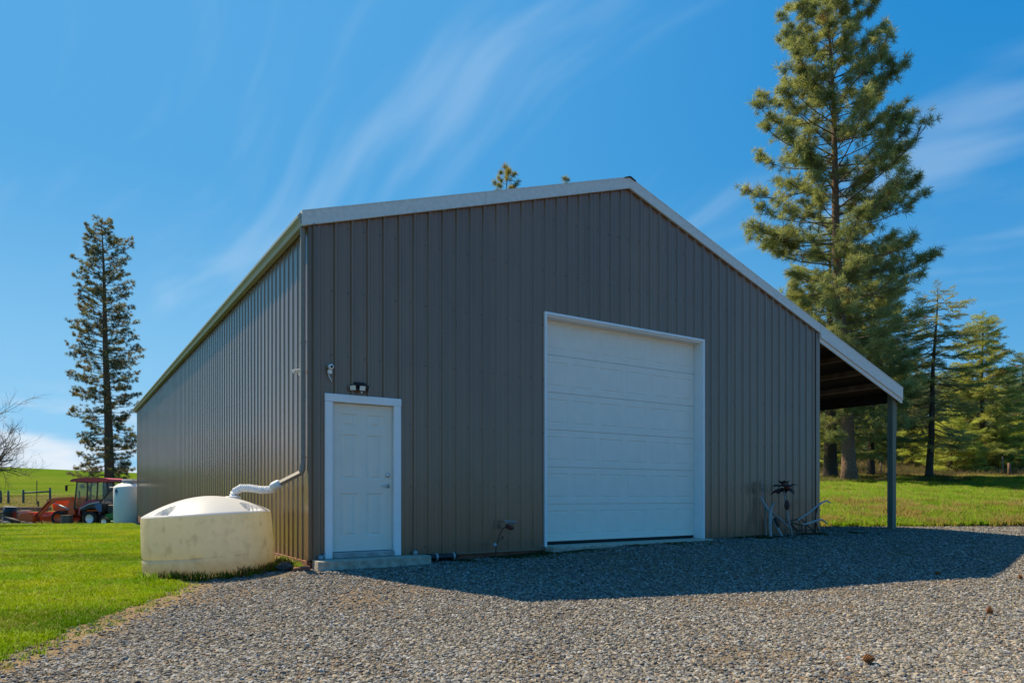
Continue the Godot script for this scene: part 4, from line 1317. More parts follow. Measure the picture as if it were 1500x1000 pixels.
	for s in [[0.705, 52.0, 0.9, "young fir at the foot of the trees near the right edge"], [0.575, 54.0, 0.85, "young fir just right of the lean-to post"], [0.665, 50.0, 0.55, "smallest young fir, low before the full fir"], [0.525, 58.0, 1.0, "young fir left of the lean-to post"], [0.74, 55.0, 1.0, "young fir cut by the photograph's right edge"], [0.445, 52.0, 0.9, "young fir next to the barn's right corner"]]:
		copy_of(y, on_ground(s[0], s[1]), s[0] * 31.0, s[2], s[3])
	build_brush()
	build_bare_tree()

func build_brush() -> void:
	var r := RandomNumberGenerator.new()
	r.seed = 61
	var st := mb()
	for k in 26:
		var a := r.randf() * TAU
		var d := Vector3(cos(a) * r.randf_range(0.2, 0.9), r.randf_range(0.5, 1.0), sin(a) * r.randf_range(0.2, 0.9)).normalized()
		var p := Vector3(cos(a), 0, sin(a)) * 0.12 * r.randf()
		var l := r.randf_range(0.5, 1.0)
		var s := d.cross(Vector3(r.randf_range(-1, 1), 0.2, r.randf_range(-1, 1))).normalized() * 0.014
		tri(st, p - s, p + s, p + d * l)
		for j in 2:
			var q := p + d * l * r.randf_range(0.3, 0.7)
			var e := (d + Vector3(r.randf_range(-1, 1), r.randf_range(-0.3, 0.5), r.randf_range(-1, 1)) * 0.8).normalized()
			tri(st, q - s * 0.7, q + s * 0.7, q + e * l * 0.4)
	st.generate_normals()
	var buf := PackedFloat32Array()
	for k in 5200:
		var d := r.randf_range(46.5, 64.0)
		var x := r.randf_range(0.38, 0.92) * d
		var s := r.randf_range(0.5, 1.3) * (0.6 + 0.8 * smooth(47, 56, d))
		var c := Color(0.17, 0.13, 0.085) * r.randf_range(0.6, 1.3)
		if r.randf() < 0.4: c = Color(0.26, 0.21, 0.12) * r.randf_range(0.7, 1.1)
		if r.randf() < 0.15: c = Color(0.10, 0.13, 0.03)
		push(buf, Basis(Vector3.UP, r.randf() * TAU).scaled(Vector3(s, s * r.randf_range(0.6, 1.1), s)), Vector3(x, ground_y(x, d), -d), c)
	tag(many("dry_brush", st.commit(), M.grass, buf, self), "tangled dry brush and dead stems along the edge of the wood", "brush")
	buf = PackedFloat32Array()
	var leaf := blades(71, 30, 0.34, 0.03, 0.3, 0.8)
	for k in 420:                                             # taller weeds round the two trunks
		var d := r.randf_range(37.0, 43.0)
		var x := (0.43 + 0.11 * r.randf()) * d
		if r.randf() < 0.3: x = r.randf_range(0.58, 0.66) * d
		var c := Color(0.08, 0.12, 0.03) * r.randf_range(0.7, 1.2)
		if r.randf() < 0.35: c = Color(0.22, 0.19, 0.12)
		var s := r.randf_range(0.5, 1.2)
		push(buf, Basis(Vector3.UP, r.randf() * TAU).scaled(Vector3(s, s, s)), Vector3(x, ground_y(x, d), -d), c)
	tag(many("tall_weeds", leaf, M.grass, buf, self), "tall weeds round the trunks beyond the lean-to", "weeds")

func twigs(st: SurfaceTool, r: RandomNumberGenerator, p: Vector3, d: Vector3, l: float, w: float, deep: int) -> void:
	var pts := [p]
	var q := p
	var e := d
	for k in 4:
		e = (e + Vector3(r.randf_range(-1, 1), r.randf_range(-0.6, 0.9), r.randf_range(-1, 1)) * 0.22).normalized()
		q += e * l / 4.0
		pts.append(q)
	tube(st, pts, [w, w * 0.85, w * 0.72, w * 0.6, w * 0.45], 5 if deep > 2 else 3, false)
	if deep == 0: return
	for k in (3 if deep > 2 else 4):
		var u := r.randi_range(1, 4)
		var a := r.randf() * TAU
		var x := e.cross(Vector3(cos(a), 0.3, sin(a))).normalized()
		twigs(st, r, pts[u], (e + x * r.randf_range(0.5, 1.1) + Vector3.UP * 0.12).normalized(), l * r.randf_range(0.5, 0.75), w * 0.5, deep - 1)

func build_bare_tree() -> void:
	var r := RandomNumberGenerator.new()
	r.seed = 83
	var p := on_ground(-0.80, 27.0)
	var t := thing("bare_tree", "leafless tree whose bare twigs reach in at the left edge", "tree", p)
	var st := mb(true)
	tube(st, [Vector3(0, -0.2, 0), Vector3(0.03, 0.4, 0), Vector3(0.0, 1.9, 0.03)], [0.19, 0.14, 0.12], 10)
	var trunk := obj("trunk", st, M.twig, t)
	st = mb(true)
	for k in 14:
		var a := k * 2.4
		var d := Vector3(cos(a), r.randf_range(0.35, 1.1), sin(a)).normalized()
		if k % 3 == 0: d = Vector3(1.0, r.randf_range(0.25, 0.9), r.randf_range(-0.4, 0.4)).normalized()
		twigs(st, r, Vector3(0, r.randf_range(1.4, 1.9), 0), d, r.randf_range(1.4, 2.0), 0.05, 4)
	obj("branches", st, M.twig, trunk)

# ---------------------------------------------------------------- the yard beyond the lawn
func wheel(parent: Node3D, at: Vector3, r: float, wide: float, rim_r: float, rim: Material, treads := 18) -> void:      # axle along z
	var t := Transform3D(Basis.from_euler(Vector3(PI / 2.0, 0, 0)), at)
	var w := wide / 2.0
	var st := mb(true)
	lathe(st, [Vector2(rim_r, -w * 0.8), Vector2(r * 0.86, -w), Vector2(r * 0.96, -w * 0.8), Vector2(r * 0.965, w * 0.8), Vector2(r * 0.86, w), Vector2(rim_r, w * 0.8), Vector2(rim_r, -w * 0.8)], 32, t)
	var tyre := obj("tyre", st, M.rubber, parent)
	st = mb()
	for k in treads:
		for s in [-1.0, 1.0]:
			var a: float = TAU * (k + 0.25 * s) / treads
			var b := Basis(Vector3(cos(a), 0, -sin(a)), Vector3.UP, Vector3(sin(a), 0, cos(a)))
			box(st, t * (Vector3(cos(a), 0, -sin(a)) * r * 0.975 + Vector3.UP * s * w * 0.45), Vector3(r * 0.09, w * 0.95, r * 0.07), t.basis * b * Basis(Vector3.RIGHT, 0.5 * s))
	obj("tread", st, M.rubber, tyre)
	st = mb(true)
	lathe(st, [Vector2(0, w * 0.5), Vector2(rim_r * 0.25, w * 0.55), Vector2(rim_r * 0.3, w * 0.2), Vector2(rim_r * 0.8, w * 0.3), Vector2(rim_r * 0.92, w * 0.85), Vector2(rim_r * 1.02, w * 0.82), Vector2(rim_r, 0)], 28, t)
	lathe(st, [Vector2(rim_r, -w * 0.8), Vector2(rim_r * 0.8, -w * 0.3), Vector2(0, -w * 0.3)], 28, t)
	var o := obj("rim", st, rim, parent)
	st = mb()
	for k in 6:
		var a := TAU * k / 6.0
		lathe(st, [Vector2(0, 0.0), Vector2(rim_r * 0.13, 0.0), Vector2(rim_r * 0.11, w * 0.09), Vector2(0, w * 0.09)], 8, Transform3D(t.basis, t * Vector3(cos(a) * rim_r * 0.55, w * 0.26, sin(a) * rim_r * 0.55)))
	obj("wheel_nuts", st, M.black, o).set_meta("kind", "stuff")

func build_tractor() -> void:
	var d := 33.0
	var at := Vector3(-19.35, ground_y(-19.9, d), -d)
	var f := thing("tractor", "orange compact tractor with red-roofed cab and lowered front loader", "tractor", at, PI - 0.08)
	# local: +x forward, and -z faces the camera
	for z in [-0.62, 0.62]: wheel(f, Vector3(1.78, 0.33, z), 0.33, 0.22, 0.20, M.orange)
	for z in [-0.66, 0.66]: wheel(f, Vector3(0.0, 0.55, z), 0.55, 0.34, 0.33, M.orange)
	var st := mb()
	box(st, Vector3(0.95, 0.55, 0), Vector3(2.4, 0.34, 0.42), Basis.IDENTITY, 0.04)
	box(st, Vector3(1.78, 0.38, 0), Vector3(0.14, 0.14, 1.15), Basis.IDENTITY, 0.02)
	obj("chassis", st, M.orangedark, f)
	st = mb()
	var hood := PackedVector2Array([Vector2(1.05, 0.70), Vector2(2.30, 0.66), Vector2(2.36, 0.95), Vector2(2.18, 1.16), Vector2(1.6, 1.25), Vector2(1.05, 1.28)])
	prism(st, hood, -0.32, 0.32)
	var h := obj("hood", st, M.orange, f)
	st = mb()
	for k in 6: box(st, Vector3(2.36, 0.74 + k * 0.045, 0), Vector3(0.03, 0.02, 0.4))
	obj("grille", st, M.black, h)
	for z in [-0.2, 0.2]:
		st = mb(true)
		lathe(st, [Vector2(0, 0), Vector2(0.07, 0), Vector2(0.06, 0.03), Vector2(0, 0.04)], 12, Transform3D(Basis.from_euler(Vector3(0, 0, -PI / 2.0 + 0.5)), Vector3(2.27, 1.06, z)))
		obj("headlight", st, M.led, h)
	# cab
	st = mb()
	var y0 := 0.75
	var y1 := 2.02
	var posts := [[1.10, 0.98, 0.52], [0.45, 0.42, 0.58], [-0.05, -0.08, 0.58], [-0.62, -0.52, 0.56]]
	for z in [-1.0, 1.0]:
		for p in posts: bar(st, Vector3(p[0], y0 if p[0] > 0.0 else 1.15, z * p[2]), Vector3(p[1], y1, z * p[2] * 0.95), 0.06, 0.06, 0.01)
		bar(st, Vector3(1.10, 0.78, z * 0.53), Vector3(0.40, 0.74, z * 0.56), 0.05, 0.06)
		bar(st, Vector3(0.5, 1.13, z * 0.57), Vector3(-0.62, 1.2, z * 0.57), 0.05, 0.06)
	for p in [[1.10, y0], [0.98, y1], [-0.62, 1.15], [-0.52, y1]]: bar(st, Vector3(p[0], p[1], -0.54), Vector3(p[0], p[1], 0.54), 0.05, 0.06)
	var cab := obj("cab", st, M.black, f)
	for z in [-1.0, 1.0]:
		var zz: float = z * 0.55
		for q in [[1.06, 0.80, 0.95, 1.98, 0.46, 0.45, 0.42], [0.42, 1.18, 0.40, 1.98, -0.04, 1.18, -0.06], [-0.10, 1.2, -0.11, 1.98, -0.58, 1.2, -0.50]]:
			st = mb()
			prism(st, PackedVector2Array([Vector2(q[0], q[1]), Vector2(q[2], q[3]), Vector2(q[6], q[3]), Vector2(q[4], q[1] if q[5] > 1.0 else 0.80)]), zz - 0.006, zz + 0.006)
			obj("window", st, M.tint, cab)
	st = mb()
	prism(st, PackedVector2Array([Vector2(1.095, 0.80), Vector2(0.975, 1.98), Vector2(0.965, 1.98), Vector2(1.085, 0.80)]), -0.48, 0.48)
	obj("windscreen", st, M.tint, cab)
	st = mb()
	prism(st, PackedVector2Array([Vector2(1.22, 2.02), Vector2(1.24, 2.08), Vector2(1.08, 2.16), Vector2(0.5, 2.22), Vector2(-0.4, 2.20), Vector2(-0.70, 2.14), Vector2(-0.74, 2.04), Vector2(-0.6, 2.02)]), -0.64, 0.64)
	obj("cab_roof", st, M.redroof, cab)
	st = mb()
	box(st, Vector3(0.05, 1.02, 0), Vector3(0.5, 0.12, 0.5), Basis.IDENTITY, 0.04)
	box(st, Vector3(-0.22, 1.35, 0), Vector3(0.12, 0.6, 0.46), Basis(Vector3.BACK, 0.12), 0.04)
	obj("seat", st, M.black, f)
	st = mb(true)
	var ring := []
	for k in 17: ring.append(Vector3(0.62 + 0.06 * sin(TAU * k / 16.0), 1.26 + 0.14 * sin(TAU * k / 16.0), 0.19 * cos(TAU * k / 16.0)))
	tube(st, ring, [0.016], 6, false)
	tube(st, [Vector3(0.95, 0.9, 0), Vector3(0.62, 1.26, 0)], [0.025], 6)
	obj("steering_wheel", st, M.black, f)
	for z in [-1.0, 1.0]:
		st = mb(true)
		var arc := []
		for k in 11:
			var a := lerpf(-0.1, 2.6, k / 10.0)
			arc.append(Vector3(cos(a) * 0.66, 0.56 + sin(a) * 0.62, 0))
		for k in 10:
			quad(st, arc[k] + Vector3(0, 0, z * 0.48), arc[k + 1] + Vector3(0, 0, z * 0.48), arc[k + 1] + Vector3(0, 0, z * 0.86), arc[k] + Vector3(0, 0, z * 0.86))
			quad(st, arc[k] * 0.97 + Vector3(0, 0, z * 0.86), arc[k + 1] * 0.97 + Vector3(0, 0, z * 0.86), arc[k + 1] * 0.97 + Vector3(0, 0, z * 0.48), arc[k] * 0.97 + Vector3(0, 0, z * 0.48))
			quad(st, arc[k] + Vector3(0, 0, z * 0.86), arc[k + 1] + Vector3(0, 0, z * 0.86), arc[k + 1] * 0.90 + Vector3(0, 0, z * 0.86), arc[k] * 0.90 + Vector3(0, 0, z * 0.86))
		obj("fender", st, M.redroof, f)
		st = mb()
		bar(st, Vector3(1.08, 1.85, z * 0.55), Vector3(1.28, 1.86, z * 0.78), 0.02, 0.02)
		box(st, Vector3(1.29, 1.72, z * 0.79), Vector3(0.03, 0.27, 0.15), Basis.IDENTITY, 0.01)
		obj("mirror", st, M.black, f)
	# loader
	for z in [-0.46, 0.46]:
		st = mb()
		prism(st, PackedVector2Array([Vector2(1.10, 0.5), Vector2(1.42, 0.5), Vector2(1.40, 1.02), Vector2(1.30, 1.30), Vector2(1.14, 1.30)]), z - 0.05, z + 0.05)
		obj("loader_mast", st, M.orange, f)
		st = mb()
		prism(st, PackedVector2Array([Vector2(1.16, 1.17), Vector2(1.16, 1.31), Vector2(2.05, 1.27), Vector2(2.35, 1.20), Vector2(2.62, 0.86), Vector2(3.05, 0.34), Vector2(2.95, 0.24), Vector2(2.45, 0.78), Vector2(2.2, 1.03), Vector2(2.0, 1.10)]), z * 1.12 - 0.045, z * 1.12 + 0.045)
		var arm := obj("loader_arm", st, M.orange, f)
		st = mb(true)
		tube(st, [Vector3(1.36, 0.72, z * 1.12), Vector3(1.85, 0.92, z * 1.12)], [0.045], 8)
		tube(st, [Vector3(1.85, 0.92, z * 1.12), Vector3(2.25, 1.08, z * 1.12)], [0.026], 8)
		obj("hydraulic_ram", st, M.palemetal, arm)
		st = mb(true)
		tube(st, [Vector3(2.3, 1.12, z * 1.25), Vector3(2.7, 0.72, z * 1.25)], [0.04], 8)
		tube(st, [Vector3(2.7, 0.72, z * 1.25), Vector3(2.98, 0.46, z * 1.25)], [0.024], 8)
		obj("hydraulic_ram", st, M.orangedark, arm)
	st = mb()
	for z in [-0.78, 0.78]:
		prism(st, PackedVector2Array([Vector2(2.98, 0.06), Vector2(3.92, 0.02), Vector2(3.94, 0.09), Vector2(3.55, 0.53), Vector2(3.08, 0.58), Vector2(2.94, 0.35)]), z - 0.015, z + 0.015)
	var pr := [Vector2(3.92, 0.02), Vector2(2.98, 0.06), Vector2(2.94, 0.35), Vector2(3.08, 0.58)]
	for k in 3:
		var a: Vector2 = pr[k]
		var b: Vector2 = pr[k + 1]
		var nn := Vector2(-(b - a).y, (b - a).x).normalized() * 0.02
		prism(st, PackedVector2Array([a, b, b + nn, a + nn]), -0.78, 0.78)
	box(st, Vector3(3.06, 0.57, 0), Vector3(0.1, 0.06, 1.56), Basis.IDENTITY, 0.01)
	obj("bucket", st, M.orange, f)
	st = mb()
	for z in [-0.46, 0.46]: box(st, Vector3(2.93, 0.32, z * 1.12), Vector3(0.12, 0.34, 0.14), Basis.IDENTITY, 0.01)
	obj("bucket_bracket", st, M.orangedark, f)
	st = mb(true)
	tube(st, [Vector3(1.0, 1.2, -0.3), Vector3(1.0, 1.5, -0.32), Vector3(1.02, 1.62, -0.33)], [0.03, 0.03, 0.022], 8)
	obj("exhaust", st, M.black, f)

func build_utv() -> void:
	var d := 31.6
	var f := thing("utility_vehicle", "blue and black open utility vehicle half hidden behind the tall white tank", "utility vehicle", Vector3(-18.75, ground_y(-18.7, d), -d), PI - 0.1)
	for z in [-0.55, 0.55]:
		wheel(f, Vector3(0.0, 0.32, z), 0.32, 0.22, 0.19, M.white, 22)
		wheel(f, Vector3(-1.85, 0.32, z), 0.32, 0.24, 0.19, M.white, 22)
	var st := mb()
	box(st, Vector3(-0.9, 0.42, 0), Vector3(2.2, 0.16, 0.9), Basis.IDENTITY, 0.03)
	box(st, Vector3(-1.0, 0.75, 0), Vector3(0.5, 0.4, 1.0), Basis.IDENTITY, 0.05)
	box(st, Vector3(0.36, 0.45, 0), Vector3(0.12, 0.36, 0.8), Basis.IDENTITY, 0.03)
	obj("chassis", st, M.black, f)
	st = mb()
	prism(st, PackedVector2Array([Vector2(0.50, 0.70), Vector2(0.46, 0.82), Vector2(0.1, 0.97), Vector2(-0.42, 1.06), Vector2(-0.55, 0.98), Vector2(-0.55, 0.62), Vector2(-0.42, 0.50), Vector2(-0.38, 0.72), Vector2(0.0, 0.80), Vector2(0.34, 0.70)]), -0.56, 0.56)
	var body := obj("body", st, M.darktrim, f)
	for z in [-0.566, 0.566]:
		st = mb()
		prism(st, PackedVector2Array([Vector2(-0.18, 0.93), Vector2(-0.42, 1.03), Vector2(-0.54, 0.96), Vector2(-0.54, 0.66), Vector2(-0.40, 0.62), Vector2(-0.26, 0.80)]), z - 0.012, z + 0.012)
		obj("side_panel", st, M.blue, body)
	st = mb()
	prism(st, PackedVector2Array([Vector2(0.5, 0.78), Vector2(0.1, 1.0), Vector2(-0.4, 1.09), Vector2(-0.4, 1.03), Vector2(0.1, 0.93), Vector2(0.48, 0.74)]), -0.572, 0.572)
	obj("hood", st, M.palemetal, body)
	for z in [-0.4, 0.4]:
		st = mb()
		box(st, Vector3(0.47, 0.75, z), Vector3(0.05, 0.1, 0.2), Basis.IDENTITY, 0.015)
		obj("headlight", st, M.led, body)
	st = mb()
	box(st, Vector3(-1.7, 0.80, 0), Vector3(1.0, 0.3, 1.15), Basis.IDENTITY, 0.04)
	obj("cargo_bed", st, M.blue, f)
	st = mb(true)
	for z in [-0.52, 0.52]:
		tube(st, [Vector3(-0.35, 0.95, z), Vector3(-0.95, 1.62, z * 0.92), Vector3(-1.75, 1.66, z * 0.92), Vector3(-1.55, 0.8, z)], [0.03], 8)
		tube(st, [Vector3(-0.6, 0.5, z), Vector3(-0.62, 1.2, z)], [0.022], 8)
	for x in [-0.95, -1.75]: tube(st, [Vector3(x, 1.63, -0.48), Vector3(x, 1.63, 0.48)], [0.028], 8)
	obj("roll_cage", st, M.black, f)
	st = mb()
	prism(st, PackedVector2Array([Vector2(-0.36, 1.05), Vector2(-0.90, 1.58), Vector2(-0.91, 1.565), Vector2(-0.375, 1.035)]), -0.48, 0.48)
	obj("windscreen", st, M.clear, f)
	st = mb()
	box(st, Vector3(-1.35, 1.70, 0), Vector3(1.0, 0.05, 1.05), Basis(Vector3.BACK, 0.03), 0.02)
	obj("roof", st, M.palemetal, f)
	st = mb()
	for z in [-0.27, 0.27]:
		box(st, Vector3(-1.05, 0.86, z), Vector3(0.45, 0.12, 0.42), Basis.IDENTITY, 0.04)
		box(st, Vector3(-1.27, 1.15, z), Vector3(0.12, 0.5, 0.42), Basis(Vector3.BACK, 0.15), 0.04)
	obj("seats", st, M.black, f)

func build_mower() -> void:
	var d := 30.9
	var f := thing("riding_mower", "small green riding mower with a white hub wheel beside the tall white tank", "mower", Vector3(-17.72, ground_y(-17.7, d), -d), PI - 0.05)
	for z in [-0.36, 0.36]:
		wheel(f, Vector3(0.16, 0.18, z), 0.18, 0.13, 0.115, M.white, 14)
		wheel(f, Vector3(-1.0, 0.24, z), 0.24, 0.2, 0.13, M.white, 14)
	var st := mb()
	prism(st, PackedVector2Array([Vector2(0.22, 0.36), Vector2(0.20, 0.50), Vector2(-0.3, 0.60), Vector2(-0.45, 0.58), Vector2(-0.45, 0.30), Vector2(-0.05, 0.30)]), -0.22, 0.22)
	obj("hood", st, M.green, f)
	st = mb()
	box(st, Vector3(-0.45, 0.17, 0), Vector3(0.6, 0.12, 0.95), Basis.IDENTITY, 0.04)
	obj("mower_deck", st, M.green, f)
	st = mb()
	box(st, Vector3(-0.95, 0.40, 0), Vector3(0.55, 0.22, 0.82), Basis.IDENTITY, 0.06)
	box(st, Vector3(0.05, 0.24, 0), Vector3(0.12, 0.1, 0.66), Basis.IDENTITY, 0.02)
	obj("body", st, M.green, f)
	st = mb()
	box(st, Vector3(-0.9, 0.56, 0), Vector3(0.42, 0.1, 0.42), Basis.IDENTITY, 0.03)
	box(st, Vector3(-1.12, 0.78, 0), Vector3(0.1, 0.4, 0.42), Basis(Vector3.BACK, 0.15), 0.03)
	obj("seat", st, M.black, f)
	st = mb(true)
	tube(st, [Vector3(-0.35, 0.55, 0), Vector3(-0.55, 0.80, 0)], [0.02], 6)
	tube(st, [Vector3(-0.55, 0.80, -0.15), Vector3(-0.58, 0.84, 0.0), Vector3(-0.55, 0.80, 0.15)], [0.018], 6)
	obj("steering_wheel", st, M.black, f)

func build_far() -> void:
	rng.seed = 91
	build_tractor()
	build_utv()
	build_mower()
	# tall white tank at the barn's back corner
	var at := in_barn(Vector3(-0.2, 0, -24.85))
	at.y = ground_y(at.x, -at.z) - 0.02
	var f := thing("water_tank", "tall white upright plastic tank at the barn's far left corner", "tank", at)
	var st := mb(true)
	lathe(st, [Vector2(0, 0), Vector2(0.60, 0), Vector2(0.62, 0.03), Vector2(0.62, 1.60), Vector2(0.60, 1.66), Vector2(0.45, 1.76), Vector2(0.25, 1.83), Vector2(0, 1.85)], 48)
	obj("shell", st, M.whitetank, f)
	st = mb()
	box(st, Vector3(0.05, 1.89, 0.1), Vector3(0.50, 0.14, 0.4), Basis.IDENTITY, 0.03)
	box(st, Vector3(0.05, 1.97, 0.1), Vector3(0.42, 0.03, 0.34), Basis.IDENTITY, 0.01)
	obj("lid", st, M.greyplastic, f)
	st = mb()                                                 # the blue emblem: a leafy shape over a few short strokes
	for e in [[-0.06, 1.50, 0.07, 0.08, 0.3], [0.02, 1.53, 0.06, 0.10, -0.2], [0.06, 1.46, 0.09, 0.06, 0.1], [-0.02, 1.43, 0.10, 0.05, -0.1], [0.07, 1.39, 0.05, 0.05, 0.4], [-0.07, 1.41, 0.05, 0.04, 0.0], [0.0, 1.35, 0.06, 0.03, 0.0], [0.01, 1.29, 0.03, 0.05, 0.2]]:
		var a: float = -2.02 + e[0] / 0.62
		var n := Vector3(cos(a), 0, -sin(a))
		var s := Vector3(-n.z, 0, n.x) * -1.0
		box(st, n * 0.623 + Vector3(0, e[1], 0), Vector3(e[2], e[3], 0.004), Basis(s, Vector3.UP, n) * Basis(Vector3.BACK, e[4]))
	obj("emblem", st, M.emblem, f)
	st = mb(true)
	lathe(st, [Vector2(0, 0), Vector2(0.05, 0), Vector2(0.05, 0.06), Vector2(0, 0.07)], 12, Transform3D(Basis.from_euler(Vector3(PI / 2.0, 0, 0)), Vector3(-0.05, 0.10, 0.61)))
	obj("outlet", st, M.black, f)
	# cut log section
	var dd := 31.6
	f = thing("log_section", "upright weathered section of tree trunk before the tractor's front wheel", "log", Vector3(-0.640 * dd, ground_y(-0.640 * dd, dd) - 0.02, -dd), 0.4)
	st = mb(true)
	var prof := []
	for k in 40:
		var a := TAU * k / 40.0
		prof.append(0.22 + 0.018 * sin(a * 5.0) + 0.012 * sin(a * 11.0 + 1.0))
	for k in 40:
		var l := (k + 1) % 40
		var a := TAU * k / 40.0
		var b := TAU * (k + 1) / 40.0
		var p := Vector3(cos(a) * prof[k], 0, -sin(a) * prof[k])
		var q := Vector3(cos(b) * prof[l], 0, -sin(b) * prof[l])
		quad(st, p * 1.06, q * 1.06, q + Vector3(0, 0.46, 0), p + Vector3(0, 0.50 if k < 20 else 0.48, 0))
	obj("bark", st, M.greybark, f)
	st = mb()
	for k in 40:
		var a := TAU * k / 40.0
		var b := TAU * (k + 1) / 40.0
		tri(st, Vector3(0, 0.475, 0), Vector3(cos(a), 0, -sin(a)) * prof[k] + Vector3(0, 0.475, 0), Vector3(cos(b), 0, -sin(b)) * prof[(k + 1) % 40] + Vector3(0, 0.475, 0))
	obj("cut_face", st, M.oldwood, f)
	# rocks, block, lumber and a black drum at the far left
	for r in [[-0.722, 31.3, 0.62, "largest of the brown rocks piled at the far left"], [-0.735, 31.0, 0.40, "grey rock in front of the brown rocks at the left edge"], [-0.702, 31.2, 0.34, "pale rock right of the largest brown rock"], [-0.728, 30.6, 0.30, "reddish rock lowest in the rock pile"], [-0.692, 30.9, 0.22, "small rock next to the loader bucket"], [-0.712, 30.5, 0.2, "small grey rock at the foot of the rock pile"]]:
		st = stone(int(r[1] * 70.0), 0.75)
		var o := obj("rock", st, M.rock if r[2] > 0.3 else M.paver)
		o.position = on_ground(r[0], r[1]) + Vector3(0, r[2] * 0.22, 0)
		o.scale = Vector3.ONE * float(r[2]) * 1.15
		o.rotation.y = r[0] * 90.0
		tag(o, r[3], "rock", "rocks at the far left")
	f = thing("concrete_block", "grey concrete block standing behind the loader bucket", "block", on_ground(-0.700, 33.6), 0.2)
	st = mb()
	box(st, Vector3(0, 0.34, 0), Vector3(0.4, 0.72, 0.4), Basis.IDENTITY, 0.015)
	obj("block", st, M.concrete, f)
	f = thing("oil_drum", "black drum leaning among the lumber at the left edge", "drum", on_ground(-0.724, 32.6), 0.0)
	st = mb(true)
	lathe(st, [Vector2(0, 0), Vector2(0.27, 0), Vector2(0.28, 0.28), Vector2(0.29, 0.3), Vector2(0.28, 0.32), Vector2(0.28, 0.58), Vector2(0.29, 0.6), Vector2(0.28, 0.62), Vector2(0.27, 0.86), Vector2(0.24, 0.86), Vector2(0, 0.84)], 24, Transform3D(Basis(Vector3.BACK, -0.12), Vector3.ZERO))
	obj("shell", st, M.black, f)
	f = thing("lumber_stack", "stack of brown beams and boards behind the rock pile", "lumber", on_ground(-0.708, 34.5), 0.15)
	for k in 14:
		st = mb()
		var row := k / 4
		box(st, Vector3(rng.randf_range(-0.2, 0.2), 0.14 + row * 0.21, (k % 4) * 0.24 - 0.36), Vector3(rng.randf_range(2.0, 2.7), 0.13 if k % 3 else 0.19, 0.18), Basis(Vector3.UP, rng.randf_range(-0.07, 0.07)), 0.01)
		obj("beam", st, M.oldwood if k % 3 else M.tanwood, f)
	# wooden fence with an H brace and wires
	f = thing("wooden_fence", "weathered wooden post fence with a rail and wires before the green hill", "fence", Vector3.ZERO)
	var fz := 52.0
	for p in [[-0.735, 1.25], [-0.724, 1.25], [-0.7025, 1.3], [-0.664, 1.45], [-0.58, 1.2], [-0.545, 1.2]]:
		var o := on_ground(p[0], fz + (p[0] + 0.7) * 20.0)
		st = mb(true)
		tube(st, [o + Vector3(0, -0.3, 0), o + Vector3(0.01, 0.7, 0), o + Vector3(0, p[1], 0.01)], [0.085, 0.08, 0.075], 9)
		obj("post", st, M.greybark, f)
	var ra := on_ground(-0.7025, fz - 0.05)
	var rb := on_ground(-0.664, fz + 0.72)
	st = mb(true)
	tube(st, [ra + Vector3(0, 1.05, 0.08), rb + Vector3(0, 1.15, 0.08)], [0.06], 8)
	obj("rail", st, M.greybark, f)
	st = mb()
	for h in [0.35, 0.65, 0.95, 1.15]:
		var pts := []
		for k in 24:
			var o := on_ground(-0.80 + 0.42 * k / 23.0, fz - 0.4 + 6.0 * k / 23.0)
			pts.append(o + Vector3(0, h, 0))
		tube(st, pts, [0.004], 3, false)
	obj("wire", st, M.darktrim, f)
	for p in [[-0.681, 40.0, 0.95, "dark steel stake behind the loader arm, left one"], [-0.668, 40.0, 1.0, "dark steel stake behind the loader arm, right one"], [-0.683, 50.0, 2.0, "thin tall rod standing in the field above the fence rail"]]:
		st = mb()
		var o := on_ground(p[0], p[1])
		box(st, Vector3(0, p[2] / 2.0 - 0.1, 0), Vector3(0.07 if p[2] < 1.5 else 0.035, p[2] + 0.2, 0.06), Basis.IDENTITY, 0.01)
		var s := obj("stake", st, M.darktrim)
		s.position = o
		tag(s, p[3], "stake")
	# posts and wire on the right
	for p in [[0.7145, 47.0, 1.0, 0.10, "short wooden post in the grass near the right edge", "wooden_post"], [0.705, 48.5, 1.45, 0.05, "thin steel post left of the wooden post near the right edge", "steel_post"], [0.53, 48.0, 1.1, 0.05, "thin steel post in the grass left of the lean-to post", "steel_post"]]:
		var o := on_ground(p[0], p[1])
		st = mb(true)
		tube(st, [Vector3(0, -0.2, 0), Vector3(0.01, p[2] * 0.5, 0), Vector3(0, p[2], 0)], [p[3] * 1.05, p[3], p[3] * 0.95], 9)
		var s := obj(p[5], st, M.bark if p[3] > 0.08 else M.oldwood)
		s.position = o
		tag(s, p[4], "post")
	# a dead log lying by the trunks
	f = thing("fallen_log", "dark fallen log beside the trunks at the barn's right corner", "log", on_ground(0.437, 40.5) + Vector3(0, 0.12, 0), 0.3)
	st = mb(true)
	tube(st, [Vector3(-1.2, 0, 0), Vector3(-0.2, 0.05, 0.05), Vector3(1.0, 0.0, 0)], [0.17, 0.16, 0.13], 10)
	obj("trunk", st, M.dark_bark, f)

